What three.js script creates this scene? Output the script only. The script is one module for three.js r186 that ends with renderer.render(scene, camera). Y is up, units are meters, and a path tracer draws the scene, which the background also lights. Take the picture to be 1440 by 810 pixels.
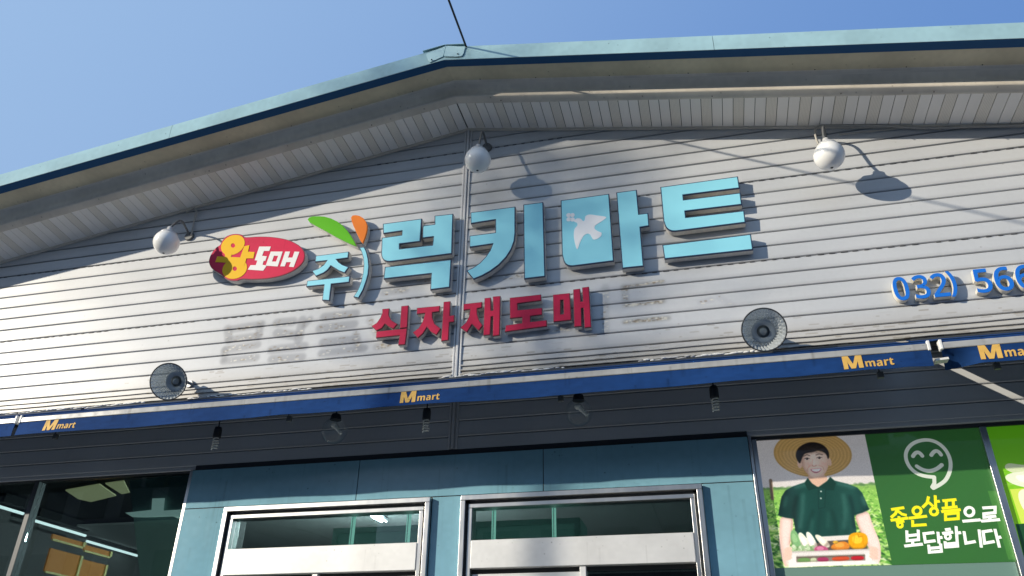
import * as THREE from 'three';
import { mergeGeometries, toCreasedNormals } from 'three/addons/utils/BufferGeometryUtils.js';
import { RoundedBoxGeometry } from 'three/addons/geometries/RoundedBoxGeometry.js';
import { FontLoader } from 'three/addons/loaders/FontLoader.js';
import { RectAreaLightUniformsLib } from 'three/addons/lights/RectAreaLightUniformsLib.js';
RectAreaLightUniformsLib.init();

// ------------------------------------------------------------------ camera, sky, sun, exposure
const scene = new THREE.Scene();
const renderer = new THREE.WebGLRenderer({ antialias: true });
renderer.setSize(1024, 576);
renderer.toneMapping = THREE.LinearToneMapping;
renderer.toneMappingExposure = 1.0;
renderer.shadowMap.enabled = true;

const F = 1106.5, EYE = new THREE.Vector3(0, 1.6, 6.5);
const camera = new THREE.PerspectiveCamera(2 * Math.atan(405 / F) * 180 / Math.PI, 16 / 9, 0.05, 900);
camera.position.copy(EYE);
camera.rotation.order = 'YXZ';
camera.rotation.set(0.506268, 0.247511, 0.0154527);
camera.updateMatrixWorld(true);
scene.add(camera);

const SX = 1.35, SY = -0.55;                                   // where a point one metre off the wall drops its shadow
const SUN = new THREE.Vector3(-SX, -SY, 1).normalize();
const sun = new THREE.DirectionalLight(new THREE.Color(1, 0.91, 0.755), 4.8);
sun.target.position.set(-2, 5, 0);
sun.position.copy(SUN).multiplyScalar(60).add(sun.target.position);
sun.castShadow = true;
sun.shadow.mapSize.set(4096, 4096);
Object.assign(sun.shadow.camera, { left: -14, right: 14, top: 14, bottom: -14, near: 1, far: 140 });
scene.add(sun, sun.target);

{ // clear winter sky: pale at the horizon and towards the sun, deeper blue away from it
  const w = 1024, h = 512, d = new Float32Array(w * h * 4), v = new THREE.Vector3();
  const ss = (a, b, x) => { const t = Math.min(1, Math.max(0, (x - a) / (b - a))); return t * t * (3 - 2 * t); };
  for (let j = 0; j < h; j++) for (let i = 0; i < w; i++) {
    const el = ((j + 0.5) / h - 0.5) * Math.PI, az = ((i + 0.5) / w - 0.5) * 2 * Math.PI;
    v.set(Math.cos(el) * Math.cos(az), Math.sin(el), Math.cos(el) * Math.sin(az));
    const c = v.dot(SUN), k = ss(-0.75, 0.75, c), g = Math.pow(Math.max(0, c), 6), s = Math.max(0, v.y), hz = Math.pow(1 - s, 4);
    const o = (j * w + i) * 4;
    if (v.y < 0) { d[o] = 0.12; d[o + 1] = 0.12; d[o + 2] = 0.125; d[o + 3] = 1; continue; }
    const far = [0.115, 0.255, 0.60], near = [0.345, 0.525, 0.80], hor = [0.42, 0.5, 0.6];
    for (let q = 0; q < 3; q++) {
      let x = far[q] + (near[q] - far[q]) * k;
      x += (hor[q] - x) * hz * 0.7 + g * 0.35;
      d[o + q] = x;
    }
    d[o + 3] = 1;
  }
  const t = new THREE.DataTexture(d, w, h, THREE.RGBAFormat, THREE.FloatType);
  t.mapping = THREE.EquirectangularReflectionMapping; t.magFilter = t.minFilter = THREE.LinearFilter; t.needsUpdate = true;
  scene.background = t; scene.environment = t;
}

// ------------------------------------------------------------------ helpers
let seed = 20240117;
const rnd = () => { seed |= 0; seed = seed + 0x6D2B79F5 | 0; let t = Math.imul(seed ^ seed >>> 15, 1 | seed); t = t + Math.imul(t ^ t >>> 7, 61 | t) ^ t; return ((t ^ t >>> 14) >>> 0) / 4294967296; };
const rr = (a, b) => a + (b - a) * rnd();
const V = (x, y, z) => new THREE.Vector3(x, y, z);
const sight = (px, py) => V((px - 720) / F, -(py - 405) / F, -1).applyMatrix4(new THREE.Matrix4().extractRotation(camera.matrixWorld));
const along = (px, py, axis, value) => { const d = sight(px, py); return EYE.clone().addScaledVector(d, (value - EYE[axis]) / d[axis]); };
const W = (px, py, z = 0) => along(px, py, 'z', z);            // measured picture point -> point on the plane z = const of the facade
const names = new Map();
const numbered = (n) => { const k = names.get(n) ?? 0; names.set(n, k + 1); return k ? n + '_' + String(k).padStart(3, '0') : n; };
function tag(o, label, category, group, kind) {
  if (label) o.userData.label = label;
  if (category) o.userData.category = category;
  if (group) o.userData.group = group;
  if (kind) o.userData.kind = kind;
  return o;
}
function mesh(name, geo, mat, parent) {
  const g = Array.isArray(geo) ? join(geo) : geo;
  const m = new THREE.Mesh(g, mat); m.castShadow = m.receiveShadow = true;
  m.name = parent ? name : numbered(name);
  (parent ?? scene).add(m);
  return m;
}
function thing(name, label, category, pos = V(0, 0, 0), group) {
  const o = new THREE.Group(); o.name = numbered(name); o.position.copy(pos); scene.add(o);
  return tag(o, label, category, group);
}
function clean(g) { const q = g.index ? g.toNonIndexed() : g; for (const k of Object.keys(q.attributes)) if (!['position', 'normal', 'uv'].includes(k)) q.deleteAttribute(k); if (!q.attributes.uv) q.setAttribute('uv', new THREE.BufferAttribute(new Float32Array(q.attributes.position.count * 2), 2)); return q; }
const join = (list) => mergeGeometries(list.map(clean));
const box = (x0, x1, y0, y1, z0, z1) => { const g = new THREE.BoxGeometry(x1 - x0, y1 - y0, z1 - z0); g.translate((x0 + x1) / 2, (y0 + y1) / 2, (z0 + z1) / 2); return boxUV(g); };
const rbox = (x0, x1, y0, y1, z0, z1, r = 0.004) => { const g = new RoundedBoxGeometry(x1 - x0, y1 - y0, z1 - z0, 2, r); g.translate((x0 + x1) / 2, (y0 + y1) / 2, (z0 + z1) / 2); return boxUV(g.index ? g.toNonIndexed() : g); };
function boxUV(g) {                                              // uv in metres, by the face's main direction
  const p = g.attributes.position, n = g.attributes.normal, uv = new Float32Array(p.count * 2);
  for (let i = 0; i < p.count; i++) {
    const a = Math.abs(n.getX(i)), b = Math.abs(n.getY(i)), c = Math.abs(n.getZ(i));
    if (c >= a && c >= b) { uv[2 * i] = p.getX(i); uv[2 * i + 1] = p.getY(i); }
    else if (b >= a) { uv[2 * i] = p.getX(i); uv[2 * i + 1] = p.getZ(i); }
    else { uv[2 * i] = p.getZ(i); uv[2 * i + 1] = p.getY(i); }
  }
  g.setAttribute('uv', new THREE.BufferAttribute(uv, 2)); return g;
}
const tube = (pts, r, seg = 24, rad = 8) => new THREE.TubeGeometry(new THREE.CatmullRomCurve3(pts), seg, r, rad, false);
function cyl(a, b, r0, r1 = r0, n = 12) {
  const d = b.clone().sub(a), g = new THREE.CylinderGeometry(r1, r0, d.length(), n);
  g.applyQuaternion(new THREE.Quaternion().setFromUnitVectors(V(0, 1, 0), d.clone().normalize())); const m = a.clone().add(b).multiplyScalar(0.5);
  return g.translate(m.x, m.y, m.z);
}

// value noise for textures
function noise2(nx, ny, s) {
  const t = new Float32Array(nx * ny); let q = s * 7919 + 13;
  for (let i = 0; i < t.length; i++) { q = (Math.imul(q, 1664525) + 1013904223) >>> 0; t[i] = q / 4294967296; }
  return (x, y) => {
    x = ((x % nx) + nx) % nx; y = ((y % ny) + ny) % ny; const x0 = Math.floor(x), y0 = Math.floor(y), fx = x - x0, fy = y - y0, u = fx * fx * (3 - 2 * fx), w = fy * fy * (3 - 2 * fy);
    const x1 = (x0 + 1) % nx, y1 = (y0 + 1) % ny;
    return (t[y0 * nx + x0] * (1 - u) + t[y0 * nx + x1] * u) * (1 - w) + (t[y1 * nx + x0] * (1 - u) + t[y1 * nx + x1] * u) * w;
  };
}
function canvas(w, h) { const c = document.createElement('canvas'); c.width = w; c.height = h; return c; }
function tex(c, srgb = true, repeat) {
  const t = new THREE.CanvasTexture(c); if (srgb) t.colorSpace = THREE.SRGBColorSpace;
  t.wrapS = t.wrapT = repeat ? THREE.RepeatWrapping : THREE.ClampToEdgeWrapping; if (repeat) t.repeat.set(1 / repeat[0], 1 / repeat[1]);
  t.magFilter = THREE.LinearFilter; return t;
}
function grainTexture(size, low, high, fn, metres) {             // grey tiling noise, seen as colour multiplier, roughness or height
  const c = canvas(size, size), x = c.getContext('2d'), im = x.createImageData(size, size);
  for (let j = 0; j < size; j++) for (let i = 0; i < size; i++) { const v = Math.max(0, Math.min(255, low + (high - low) * fn(i / size, j / size))); const o = (j * size + i) * 4; im.data[o] = im.data[o + 1] = im.data[o + 2] = v; im.data[o + 3] = 255; }
  x.putImageData(im, 0, 0); return tex(c, false, metres);
}
const nA = noise2(8, 8, 1), nB = noise2(32, 32, 2), nC = noise2(128, 128, 3), nD = noise2(64, 4, 4);
const mottled = (u, v) => 0.45 * nA(u * 8, v * 8) + 0.35 * nB(u * 32, v * 32) + 0.2 * nC(u * 128, v * 128);
const wearRough = grainTexture(256, 80, 170, mottled, [1.7, 1.7]);
const wavy = grainTexture(256, 0, 255, (u, v) => 0.8 * nA(u * 8, v * 8) + 0.2 * nB(u * 32, v * 32), [2.3, 2.3]);
const broad = grainTexture(128, 0, 255, (u, v) => nA(u * 8, v * 8), [3.7, 1.9]);
const brushed = grainTexture(256, 74, 104, (u, v) => 0.5 * nD(u * 64, v * 4) + 0.5 * nA(u * 8, v * 8), [0.9, 0.7]);

// faint dirt: runs, blotches and specks; multiplies a base colour, one tile covers w x h metres
function grime(seedN, w, h, runs, depth) {
  const S = 512, c = canvas(S, S), x = c.getContext('2d'), n1 = noise2(8, 8, seedN), n2 = noise2(64, 64, seedN + 1); x.fillStyle = '#fff'; x.fillRect(0, 0, S, S);
  const im = x.getImageData(0, 0, S, S); for (let j = 0; j < S; j++) for (let i = 0; i < S; i++) { const v = 255 - depth * (0.7 * n1(i / 64, j / 64) + 0.3 * n2(i / 8, j / 8)), o = (j * S + i) * 4; im.data[o] = v; im.data[o + 1] = v * 0.995; im.data[o + 2] = v * 0.985; } x.putImageData(im, 0, 0);
  for (let i = 0; i < runs; i++) { const sx = rnd() * S, sy = rnd() * S, l = rr(30, 220), g = x.createLinearGradient(0, sy, 0, sy + l); g.addColorStop(0, `rgba(70,64,54,${rr(0.05, 0.2) * depth / 60})`); g.addColorStop(1, 'rgba(70,64,54,0)'); x.fillStyle = g; x.fillRect(sx, sy, rr(1, 5), l); }
  for (let i = 0; i < 160; i++) { x.fillStyle = `rgba(50,46,40,${rr(0.05, 0.35)})`; x.beginPath(); x.arc(rnd() * S, rnd() * S, rr(0.4, 1.5), 0, 7); x.fill(); }
  return tex(c, true, [w, h]);
}
const std = (r, g, b, o = {}) => { const m = new THREE.MeshStandardMaterial({ roughness: 0.6, metalness: 0, ...o }); m.color.setRGB(r, g, b); return m; };
const phys = (r, g, b, o = {}) => { const m = new THREE.MeshPhysicalMaterial({ roughness: 0.6, metalness: 0, ...o }); m.color.setRGB(r, g, b); return m; };

// facade measures
const XR = -2.17, YR = 7.395, XL0 = -9.6, XR1 = 4.6, HEAD = 3.735, PTOP = 3.682, WZ = -0.045;
const rake = (x) => x < XR ? YR + 0.165 * (x - XR) : YR - 0.18 * (x - XR);
const PX0 = -4.745, PX1 = 0.365, PZ = 0.035;
const SEAM0 = -2.205, SEAM1 = -2.125;

// ------------------------------------------------------------------ siding colour: dirt runs, faded ghosts of older lettering
const sidingMap = (() => {
  const w = 2048, h = 580, X0 = XL0, X1 = XR1, Y0 = 3.6, Y1 = 7.55, c = canvas(w, h), x = c.getContext('2d');
  const P = (p) => [(p.x - X0) / (X1 - X0) * w, (Y1 - p.y) / (Y1 - Y0) * h], P2 = (px, py) => P(W(px, py, 0));
  x.fillStyle = 'rgb(194,196,198)'; x.fillRect(0, 0, w, h);
  for (let i = 0; i < 300; i++) {                                // rain streaks
    const sx = rnd() * w, sy = rnd() * h, l = rr(30, 190), a = rr(0.008, 0.03), g = x.createLinearGradient(0, sy, 0, sy + l), k = rnd() < 0.45 ? '225,226,228' : '120,118,112';
    g.addColorStop(0, `rgba(${k},${a})`); g.addColorStop(1, `rgba(${k},0)`); x.fillStyle = g; x.fillRect(sx, sy, rr(1, 9), l);
  }
  x.lineCap = 'round'; x.lineJoin = 'round';
  const ghost = (pts, wd, col, speck) => {                       // where an older letter stroke was glued
    x.filter = 'blur(1.7px)'; x.strokeStyle = col; x.lineWidth = wd; x.beginPath(); pts.forEach(([a, b], i) => x[i ? 'lineTo' : 'moveTo'](...P2(a, b))); x.stroke(); x.filter = 'none';
    for (let i = 0; i < pts.length - 1; i++) for (let k = 0; k < speck; k++) {
      const t = rnd(), [a, b] = P2(pts[i][0] + (pts[i + 1][0] - pts[i][0]) * t, pts[i][1] + (pts[i + 1][1] - pts[i][1]) * t);
      x.fillStyle = rnd() < 0.5 ? 'rgba(120,104,80,.45)' : 'rgba(225,218,200,.6)'; x.beginPath(); x.ellipse(a + rr(-wd / 2, wd / 2) * 0.8, b + rr(-wd / 3, wd / 3), rr(0.7, 3.2), rr(0.5, 1.4), 0, 0, 7); x.fill();
    }
  };
  const G = 'rgba(118,120,126,.5)';
  ghost([[326, 463], [368, 456]], 13, G, 16); ghost([[320, 462], [322, 478]], 13, G, 6); ghost([[366, 458], [364, 472]], 12, G, 6); ghost([[322, 478], [364, 472]], 12, G, 14);
  ghost([[317, 492], [362, 485]], 13, G, 18); ghost([[315, 508], [360, 503]], 13, G, 18); ghost([[316, 492], [315, 506]], 11, G, 4);
  ghost([[390, 454], [412, 452]], 15, G, 8); ghost([[390, 468], [415, 472]], 15, G, 8); ghost([[425, 450], [420, 478]], 14, G, 8); ghost([[436, 449], [428, 458]], 10, G, 2);
  ghost([[382, 492], [428, 487]], 14, G, 16); ghost([[382, 505], [425, 502]], 13, G, 16);
  ghost([[456, 446], [500, 441]], 14, G, 16); ghost([[450, 462], [498, 456]], 14, G, 14); ghost([[455, 482], [500, 478]], 15, G, 14); ghost([[452, 497], [512, 490]], 12, G, 12);
  ghost([[876, 404], [932, 396]], 5, 'rgba(120,118,112,.5)', 46); ghost([[878, 404], [880, 424]], 10, 'rgba(140,140,140,.4)', 18); ghost([[878, 430], [934, 424]], 5, 'rgba(120,118,112,.45)', 46); ghost([[878, 453], [940, 447]], 6, 'rgba(120,118,112,.55)', 60);
  ghost([[851, 404], [851, 468]], 11, 'rgba(140,142,146,.32)', 20);
  for (const [a, b, d, e] of [[540, 412, 570, 408], [700, 392, 740, 386], [530, 488, 545, 486], [760, 470, 800, 462], [664, 395, 690, 390], [520, 450, 530, 470], [590, 395, 640, 388], [500, 470, 505, 490], [746, 340, 752, 380]]) ghost([[a, b], [d, e]], 12, 'rgba(135,135,138,.34)', 16);
  ghost([[985, 425], [1000, 422]], 9, 'rgba(150,152,158,.22)', 6); ghost([[1012, 418], [1030, 430]], 9, 'rgba(150,152,158,.2)', 3);
  const g = x.createLinearGradient(0, P(V(0, 4.75, 0))[1], 0, P(V(0, 4.4, 0))[1]); g.addColorStop(0, 'rgba(150,135,110,0)'); g.addColorStop(1, 'rgba(140,125,98,.34)');
  x.fillStyle = g; x.fillRect(0, P(V(0, 4.75, 0))[1], w, 60);
  for (let i = 0; i < 900; i++) {                                // splash dirt above the awning, specks all over
    const near = i < 620, yy = near ? 4.4 + Math.pow(rnd(), 2) * 0.35 : rr(4.4, 7.3), [a, b] = P(V(rr(X0, X1), yy, 0));
    x.fillStyle = `rgba(${near ? '95,82,62' : '70,66,60'},${rr(0.08, near ? 0.4 : 0.3)})`; x.fillRect(a, b, near ? rr(1, 16) : rr(0.6, 2), rr(0.6, 2));
  }
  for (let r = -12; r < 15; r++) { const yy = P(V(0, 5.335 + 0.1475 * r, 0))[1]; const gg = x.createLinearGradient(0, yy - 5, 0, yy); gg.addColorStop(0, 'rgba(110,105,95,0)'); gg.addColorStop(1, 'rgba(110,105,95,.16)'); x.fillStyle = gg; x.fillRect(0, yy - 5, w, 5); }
  const im = x.getImageData(0, 0, w, h), n1 = noise2(64, 32, 9), n2 = noise2(512, 256, 10);
  for (let j = 0; j < h; j++) for (let i = 0; i < w; i++) { const o = (j * w + i) * 4, f = 0.97 + 0.045 * n1(i / 60, j / 40) + 0.012 * n2(i / 3, j / 3); for (let q = 0; q < 3; q++) im.data[o + q] *= f; }
  x.putImageData(im, 0, 0);
  const t = tex(c); t.repeat.set(1 / (X1 - X0), 1 / (Y1 - Y0)); t.offset.set(-X0 / (X1 - X0), -Y0 / (Y1 - Y0)); return t;
})();

const dirtA = grime(21, 2.7, 2.2, 90, 26), dirtB = grime(31, 1.9, 1.7, 50, 22), dirtC = grime(41, 3.3, 1.3, 140, 60), dirtD = grime(51, 2.3, 2.9, 0, 34);
const M = {
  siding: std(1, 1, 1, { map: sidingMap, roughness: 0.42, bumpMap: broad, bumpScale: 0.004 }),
  sidingBack: std(0.22, 0.22, 0.22),
  slot: std(0.03, 0.03, 0.03),
  weep: std(0.12, 0.12, 0.125),
  lip: std(0.70, 0.655, 0.58, { map: dirtD, roughness: 0.5 }),
  arm: std(0.13, 0.135, 0.135, { roughness: 0.45 }),
  trim: std(0.58, 0.58, 0.58, { roughness: 0.45, roughnessMap: wearRough }),
  soffit: [0.87, 0.845, 0.89, 0.86].map((v) => std(v, v * 0.965, v * 0.905, { roughness: 0.6 })),
  vented: (() => {
    const c = canvas(128, 128), x = c.getContext('2d'); x.fillStyle = '#ebe7de'; x.fillRect(0, 0, 128, 128); x.fillStyle = '#b0a89c';
    for (let j = 0; j < 8; j++) for (let i = 0; i < 8; i++) { x.beginPath(); x.arc(8 + i * 16, 8 + j * 16, 3.3, 0, 7); x.fill(); }
    return std(1, 0.985, 0.96, { map: tex(c, true, [0.1, 0.1]), roughness: 0.7 });
  })(),
  cove: std(0.86, 0.82, 0.75, { map: dirtD, roughness: 0.45, roughnessMap: wearRough }),
  beige: std(0.68, 0.62, 0.45, { map: dirtD, roughness: 0.55 }),
  cap: std(0.40, 0.62, 0.68, { map: dirtD, roughness: 0.36, roughnessMap: wearRough, bumpMap: wavy, bumpScale: 0.003 }),
  capUnder: std(0.006, 0.075, 0.20, { roughness: 0.85 }),
  ridge: std(0.42, 0.62, 0.66, { roughness: 0.5, bumpMap: wavy, bumpScale: 0.01 }),
  roof: std(0.10, 0.26, 0.36, { roughness: 0.5 }),
  cyan: phys(0.29, 0.71, 0.83, { specularIntensity: 0.5, roughness: 0.42, bumpMap: wavy, bumpScale: 0.001 }),
  navyTrim: std(0.012, 0.03, 0.085, { roughness: 0.45 }),
  letterSide: std(0.76, 0.73, 0.68, { map: dirtA, roughness: 0.5, roughnessMap: wearRough }),
  crimson: phys(0.54, 0.022, 0.075, { specularIntensity: 0.3, map: dirtB, roughness: 0.45, bumpMap: wavy, bumpScale: 0.001 }),
  crimsonTrim: std(0.16, 0.006, 0.02, { roughness: 0.45 }),
  red: phys(0.68, 0.02, 0.08, { specularIntensity: 0.3, map: dirtB, roughness: 0.4 }),
  yellow: phys(0.86, 0.5, 0.01, { specularIntensity: 0.3, roughness: 0.45 }),
  white: std(0.78, 0.77, 0.74, { roughness: 0.45 }),
  paleFace: std(0.88, 0.89, 0.90, { roughness: 0.45 }),
  leaf: phys(0.11, 0.46, 0.01, { specularIntensity: 0.35, roughness: 0.45 }),
  orange: phys(0.80, 0.21, 0.025, { specularIntensity: 0.35, roughness: 0.45 }),
  digit: phys(0.015, 0.17, 0.66, { specularIntensity: 0.4, roughness: 0.4 }),
  digitSide: std(0.72, 0.68, 0.58, { roughness: 0.5 }),
  awning: phys(0.012, 0.056, 0.205, { map: dirtC, roughness: 0.85, specularIntensity: 0.25, bumpMap: grainTexture(128, 0, 255, (u, v) => 0.5 + 0.5 * Math.sin(u * 400) * Math.sin(v * 400), [0.25, 0.25]), bumpScale: 0.0004 }),
  print: std(0.92, 0.56, 0.13, { map: dirtC, roughness: 0.7 }),
  rail: std(0.47, 0.475, 0.475, { map: dirtC, roughness: 0.4, roughnessMap: wearRough }),
  darkMetal: std(0.045, 0.05, 0.055, { roughness: 0.5, metalness: 0.3 }),
  steelGrey: std(0.26, 0.27, 0.28, { roughness: 0.4, metalness: 0.7 }),
  panel: std(0.235, 0.475, 0.60, { map: dirtA, roughness: 0.34, roughnessMap: wearRough, bumpMap: wavy, bumpScale: 0.0015 }),
  satin: std(0.80, 0.81, 0.82, { map: dirtB, roughness: 0.5, metalness: 0.35 }),
  steel: std(0.72, 0.72, 0.71, { roughness: 1, metalness: 1, roughnessMap: brushed }),
  glass: phys(0.50, 0.57, 0.56, { roughness: 0, transmission: 1, thickness: 0, ior: 1.55 }),
  opal: phys(0.90, 0.885, 0.85, { roughness: 0.25, clearcoat: 0.4, clearcoatRoughness: 0.1 }),
  prism: phys(0.66, 0.70, 0.72, { roughness: 0.2, transmission: 0.6, thickness: 0, ior: 1.5 }),
  bulb: phys(0.92, 0.92, 0.88, { roughness: 0.25, transmission: 0.3, thickness: 0 }),
  clear: phys(0.95, 0.97, 0.97, { roughness: 0.02, transmission: 1, thickness: 0, ior: 1.5 }),
  cable: std(0.012, 0.012, 0.014, { roughness: 0.6 }),
  conduit: std(0.42, 0.40, 0.36, { roughness: 0.6 }),
  inside: std(0.07, 0.075, 0.075, { roughness: 0.9 }),
  insideDark: std(0.025, 0.028, 0.028, { roughness: 0.9 }),
  tubeLight: std(1, 1, 1, { emissive: new THREE.Color(0.85, 0.97, 1), emissiveIntensity: 2.4 }),
};

// ------------------------------------------------------------------ ground
{
  const c = grainTexture(512, 120, 255, mottled, [3.1, 3.1]); c.colorSpace = THREE.SRGBColorSpace;
  const g = new THREE.PlaneGeometry(600, 600); g.rotateX(-Math.PI / 2); const p = g.attributes.position, uv = g.attributes.uv; for (let i = 0; i < p.count; i++) uv.setXY(i, p.getX(i), p.getZ(i));
  tag(mesh('ground', g, std(0.46, 0.43, 0.37, { map: c, roughness: 0.92 })), 'pale forecourt and street in front of the market, lightened to bounce light onto the eaves', '', '', 'structure');  // ground colour lightened so it bounces light up under the eaves
}

// ------------------------------------------------------------------ the market building
const shop = thing('market_building', 'single-storey market with white plank gable, blue roof edge and glazed front', 'building');

// polygon helpers
function clipHalf(poly, f) {                                     // keeps f(p) <= 0
  const out = [];
  for (let i = 0; i < poly.length; i++) {
    const a = poly[i], b = poly[(i + 1) % poly.length], fa = f(a), fb = f(b);
    if (fa <= 0) out.push(a);
    if ((fa < 0 && fb > 0) || (fa > 0 && fb < 0)) { const t = fa / (fa - fb); out.push([a[0] + (b[0] - a[0]) * t, a[1] + (b[1] - a[1]) * t]); }
  }
  return out;
}
const shapeOf = (pts, holes = []) => { const s = new THREE.Shape(pts.map(([a, b]) => new THREE.Vector2(a, b))); for (const h of holes) s.holes.push(new THREE.Path(h.map(([a, b]) => new THREE.Vector2(a, b)))); return s; };

{
  // backing slab behind the planks, with the shop front cut out below
  const back = shapeOf([[XL0, HEAD], [XR1, HEAD], [XR1, rake(XR1) + 0.3], [XR, YR + 0.3], [XL0, rake(XL0) + 0.3]]);
  const gb = new THREE.ExtrudeGeometry(back, { depth: 0.2, bevelEnabled: false }); gb.translate(0, 0, -0.226);
  const siding = mesh('siding', gb, M.sidingBack, shop);
  const GAP = 0.0175, ROW = 0.1475;
  for (const [xa, xb] of [[XL0, SEAM0 + 0.006], [SEAM1 - 0.006, XR1]]) for (let r = -12; r < 15; r++) {
    const y0 = Math.max(HEAD, 5.335 + ROW * r), y1 = 5.335 + ROW * (r + 1) - GAP, jit = rr(-0.0012, 0.0012);
    let poly = [[xa, y0], [xb, y0], [xb, y1], [xa, y1]];
    poly = clipHalf(poly, ([x, y]) => y - (YR - 0.002 + 0.165 * (x - XR)));
    poly = clipHalf(poly, ([x, y]) => y - (YR - 0.002 - 0.18 * (x - XR)));
    if (poly.length < 3) continue;
    const g = new THREE.ExtrudeGeometry(shapeOf(poly), { depth: 0.018, bevelEnabled: true, bevelThickness: 0.006, bevelSize: 0.0055, bevelSegments: 1 });
    const p = g.attributes.position;
    for (let i = 0; i < p.count; i++) { const z = p.getZ(i); if (z > 0.012) p.setZ(i, z + 0.006 * (1 - (p.getY(i) - (y1 + GAP - ROW)) / ROW) + jit); }
    g.translate(0, 0, -0.0255); g.computeVertexNormals(); boxUV(g); const uv = g.attributes.uv; for (let i = 0; i < p.count; i++) uv.setXY(i, p.getX(i), p.getY(i));
    mesh('plank', g, M.siding, siding);
  }
  // rows of small slots under every sixth joint
  const slots = [];
  for (const r of [-12, -6, 0, 6, 12]) for (let x = XL0 + 0.1; x < XR1 - 0.1; x += 0.098) {
    const y = 5.335 + ROW * r + 0.003; if (y > rake(x) - 0.1 || y < HEAD + 0.05 || (x > SEAM0 - 0.1 && x < SEAM1 + 0.04) || rnd() < 0.06) continue;
    slots.push(box(x, x + rr(0.035, 0.06), y - 0.019, y - 0.0155, -0.005, 0.0078));
  }
  tag(mesh('weep_slot', slots, M.weep, siding), '', '', '', 'stuff');
  // vertical joining strip with two beads
  const st = [];
  for (const [x, w, z] of [[-2.199, 0.022, 0.016], [-2.165, 0.026, 0.026], [-2.131, 0.020, 0.016]]) st.push(rbox(x - w / 2, x + w / 2, HEAD + 0.001, YR - 0.012, -0.02, z, 0.006));
  st.push(box(SEAM0, SEAM1, HEAD + 0.001, YR - 0.02, -0.021, 0.004));
  mesh('joining_strip', st, M.trim, shop);
  // dirty flashing and sealant where the awnings meet the planks
  const fl = [];
  for (const [y, z, h] of [[4.535, 0.017, 0.012], [4.487, 0.021, 0.012], [4.445, 0.026, 0.016]]) for (const [xa, xb] of [[XL0, SEAM0 - 0.004], [SEAM1 + 0.004, XR1]]) {
    const n = 60, g = new THREE.BoxGeometry(xb - xa, h, z + 0.01, n, 1, 1); g.translate((xa + xb) / 2, y, (z - 0.01) / 2); const p = g.attributes.position;
    for (let i = 0; i < p.count; i++) { const x = p.getX(i); p.setY(i, p.getY(i) + 0.007 * (nB(x * 3.1, y * 40) - 0.5) + 0.004 * (nC(x * 11, y * 9) - 0.5)); }
    g.computeVertexNormals(); const uv = g.attributes.uv; for (let i = 0; i < p.count; i++) uv.setXY(i, p.getX(i), p.getY(i)); fl.push(g);
  }
  mesh('flashing', fl, M.siding, shop);
  const bead = [];
  for (let x = XL0; x < XR1; x += 0.05) { if (nB(x * 2.3 + 9, 3) < 0.56) continue; const s = new THREE.SphereGeometry(1, 7, 5); s.scale(rr(0.02, 0.05), rr(0.005, 0.012), rr(0.01, 0.016)); s.translate(x, 4.418 + rr(-0.006, 0.012), 0.03); bead.push(s); }
  tag(mesh('sealant', bead, M.white, shop), '', '', '', 'stuff');
}

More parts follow.
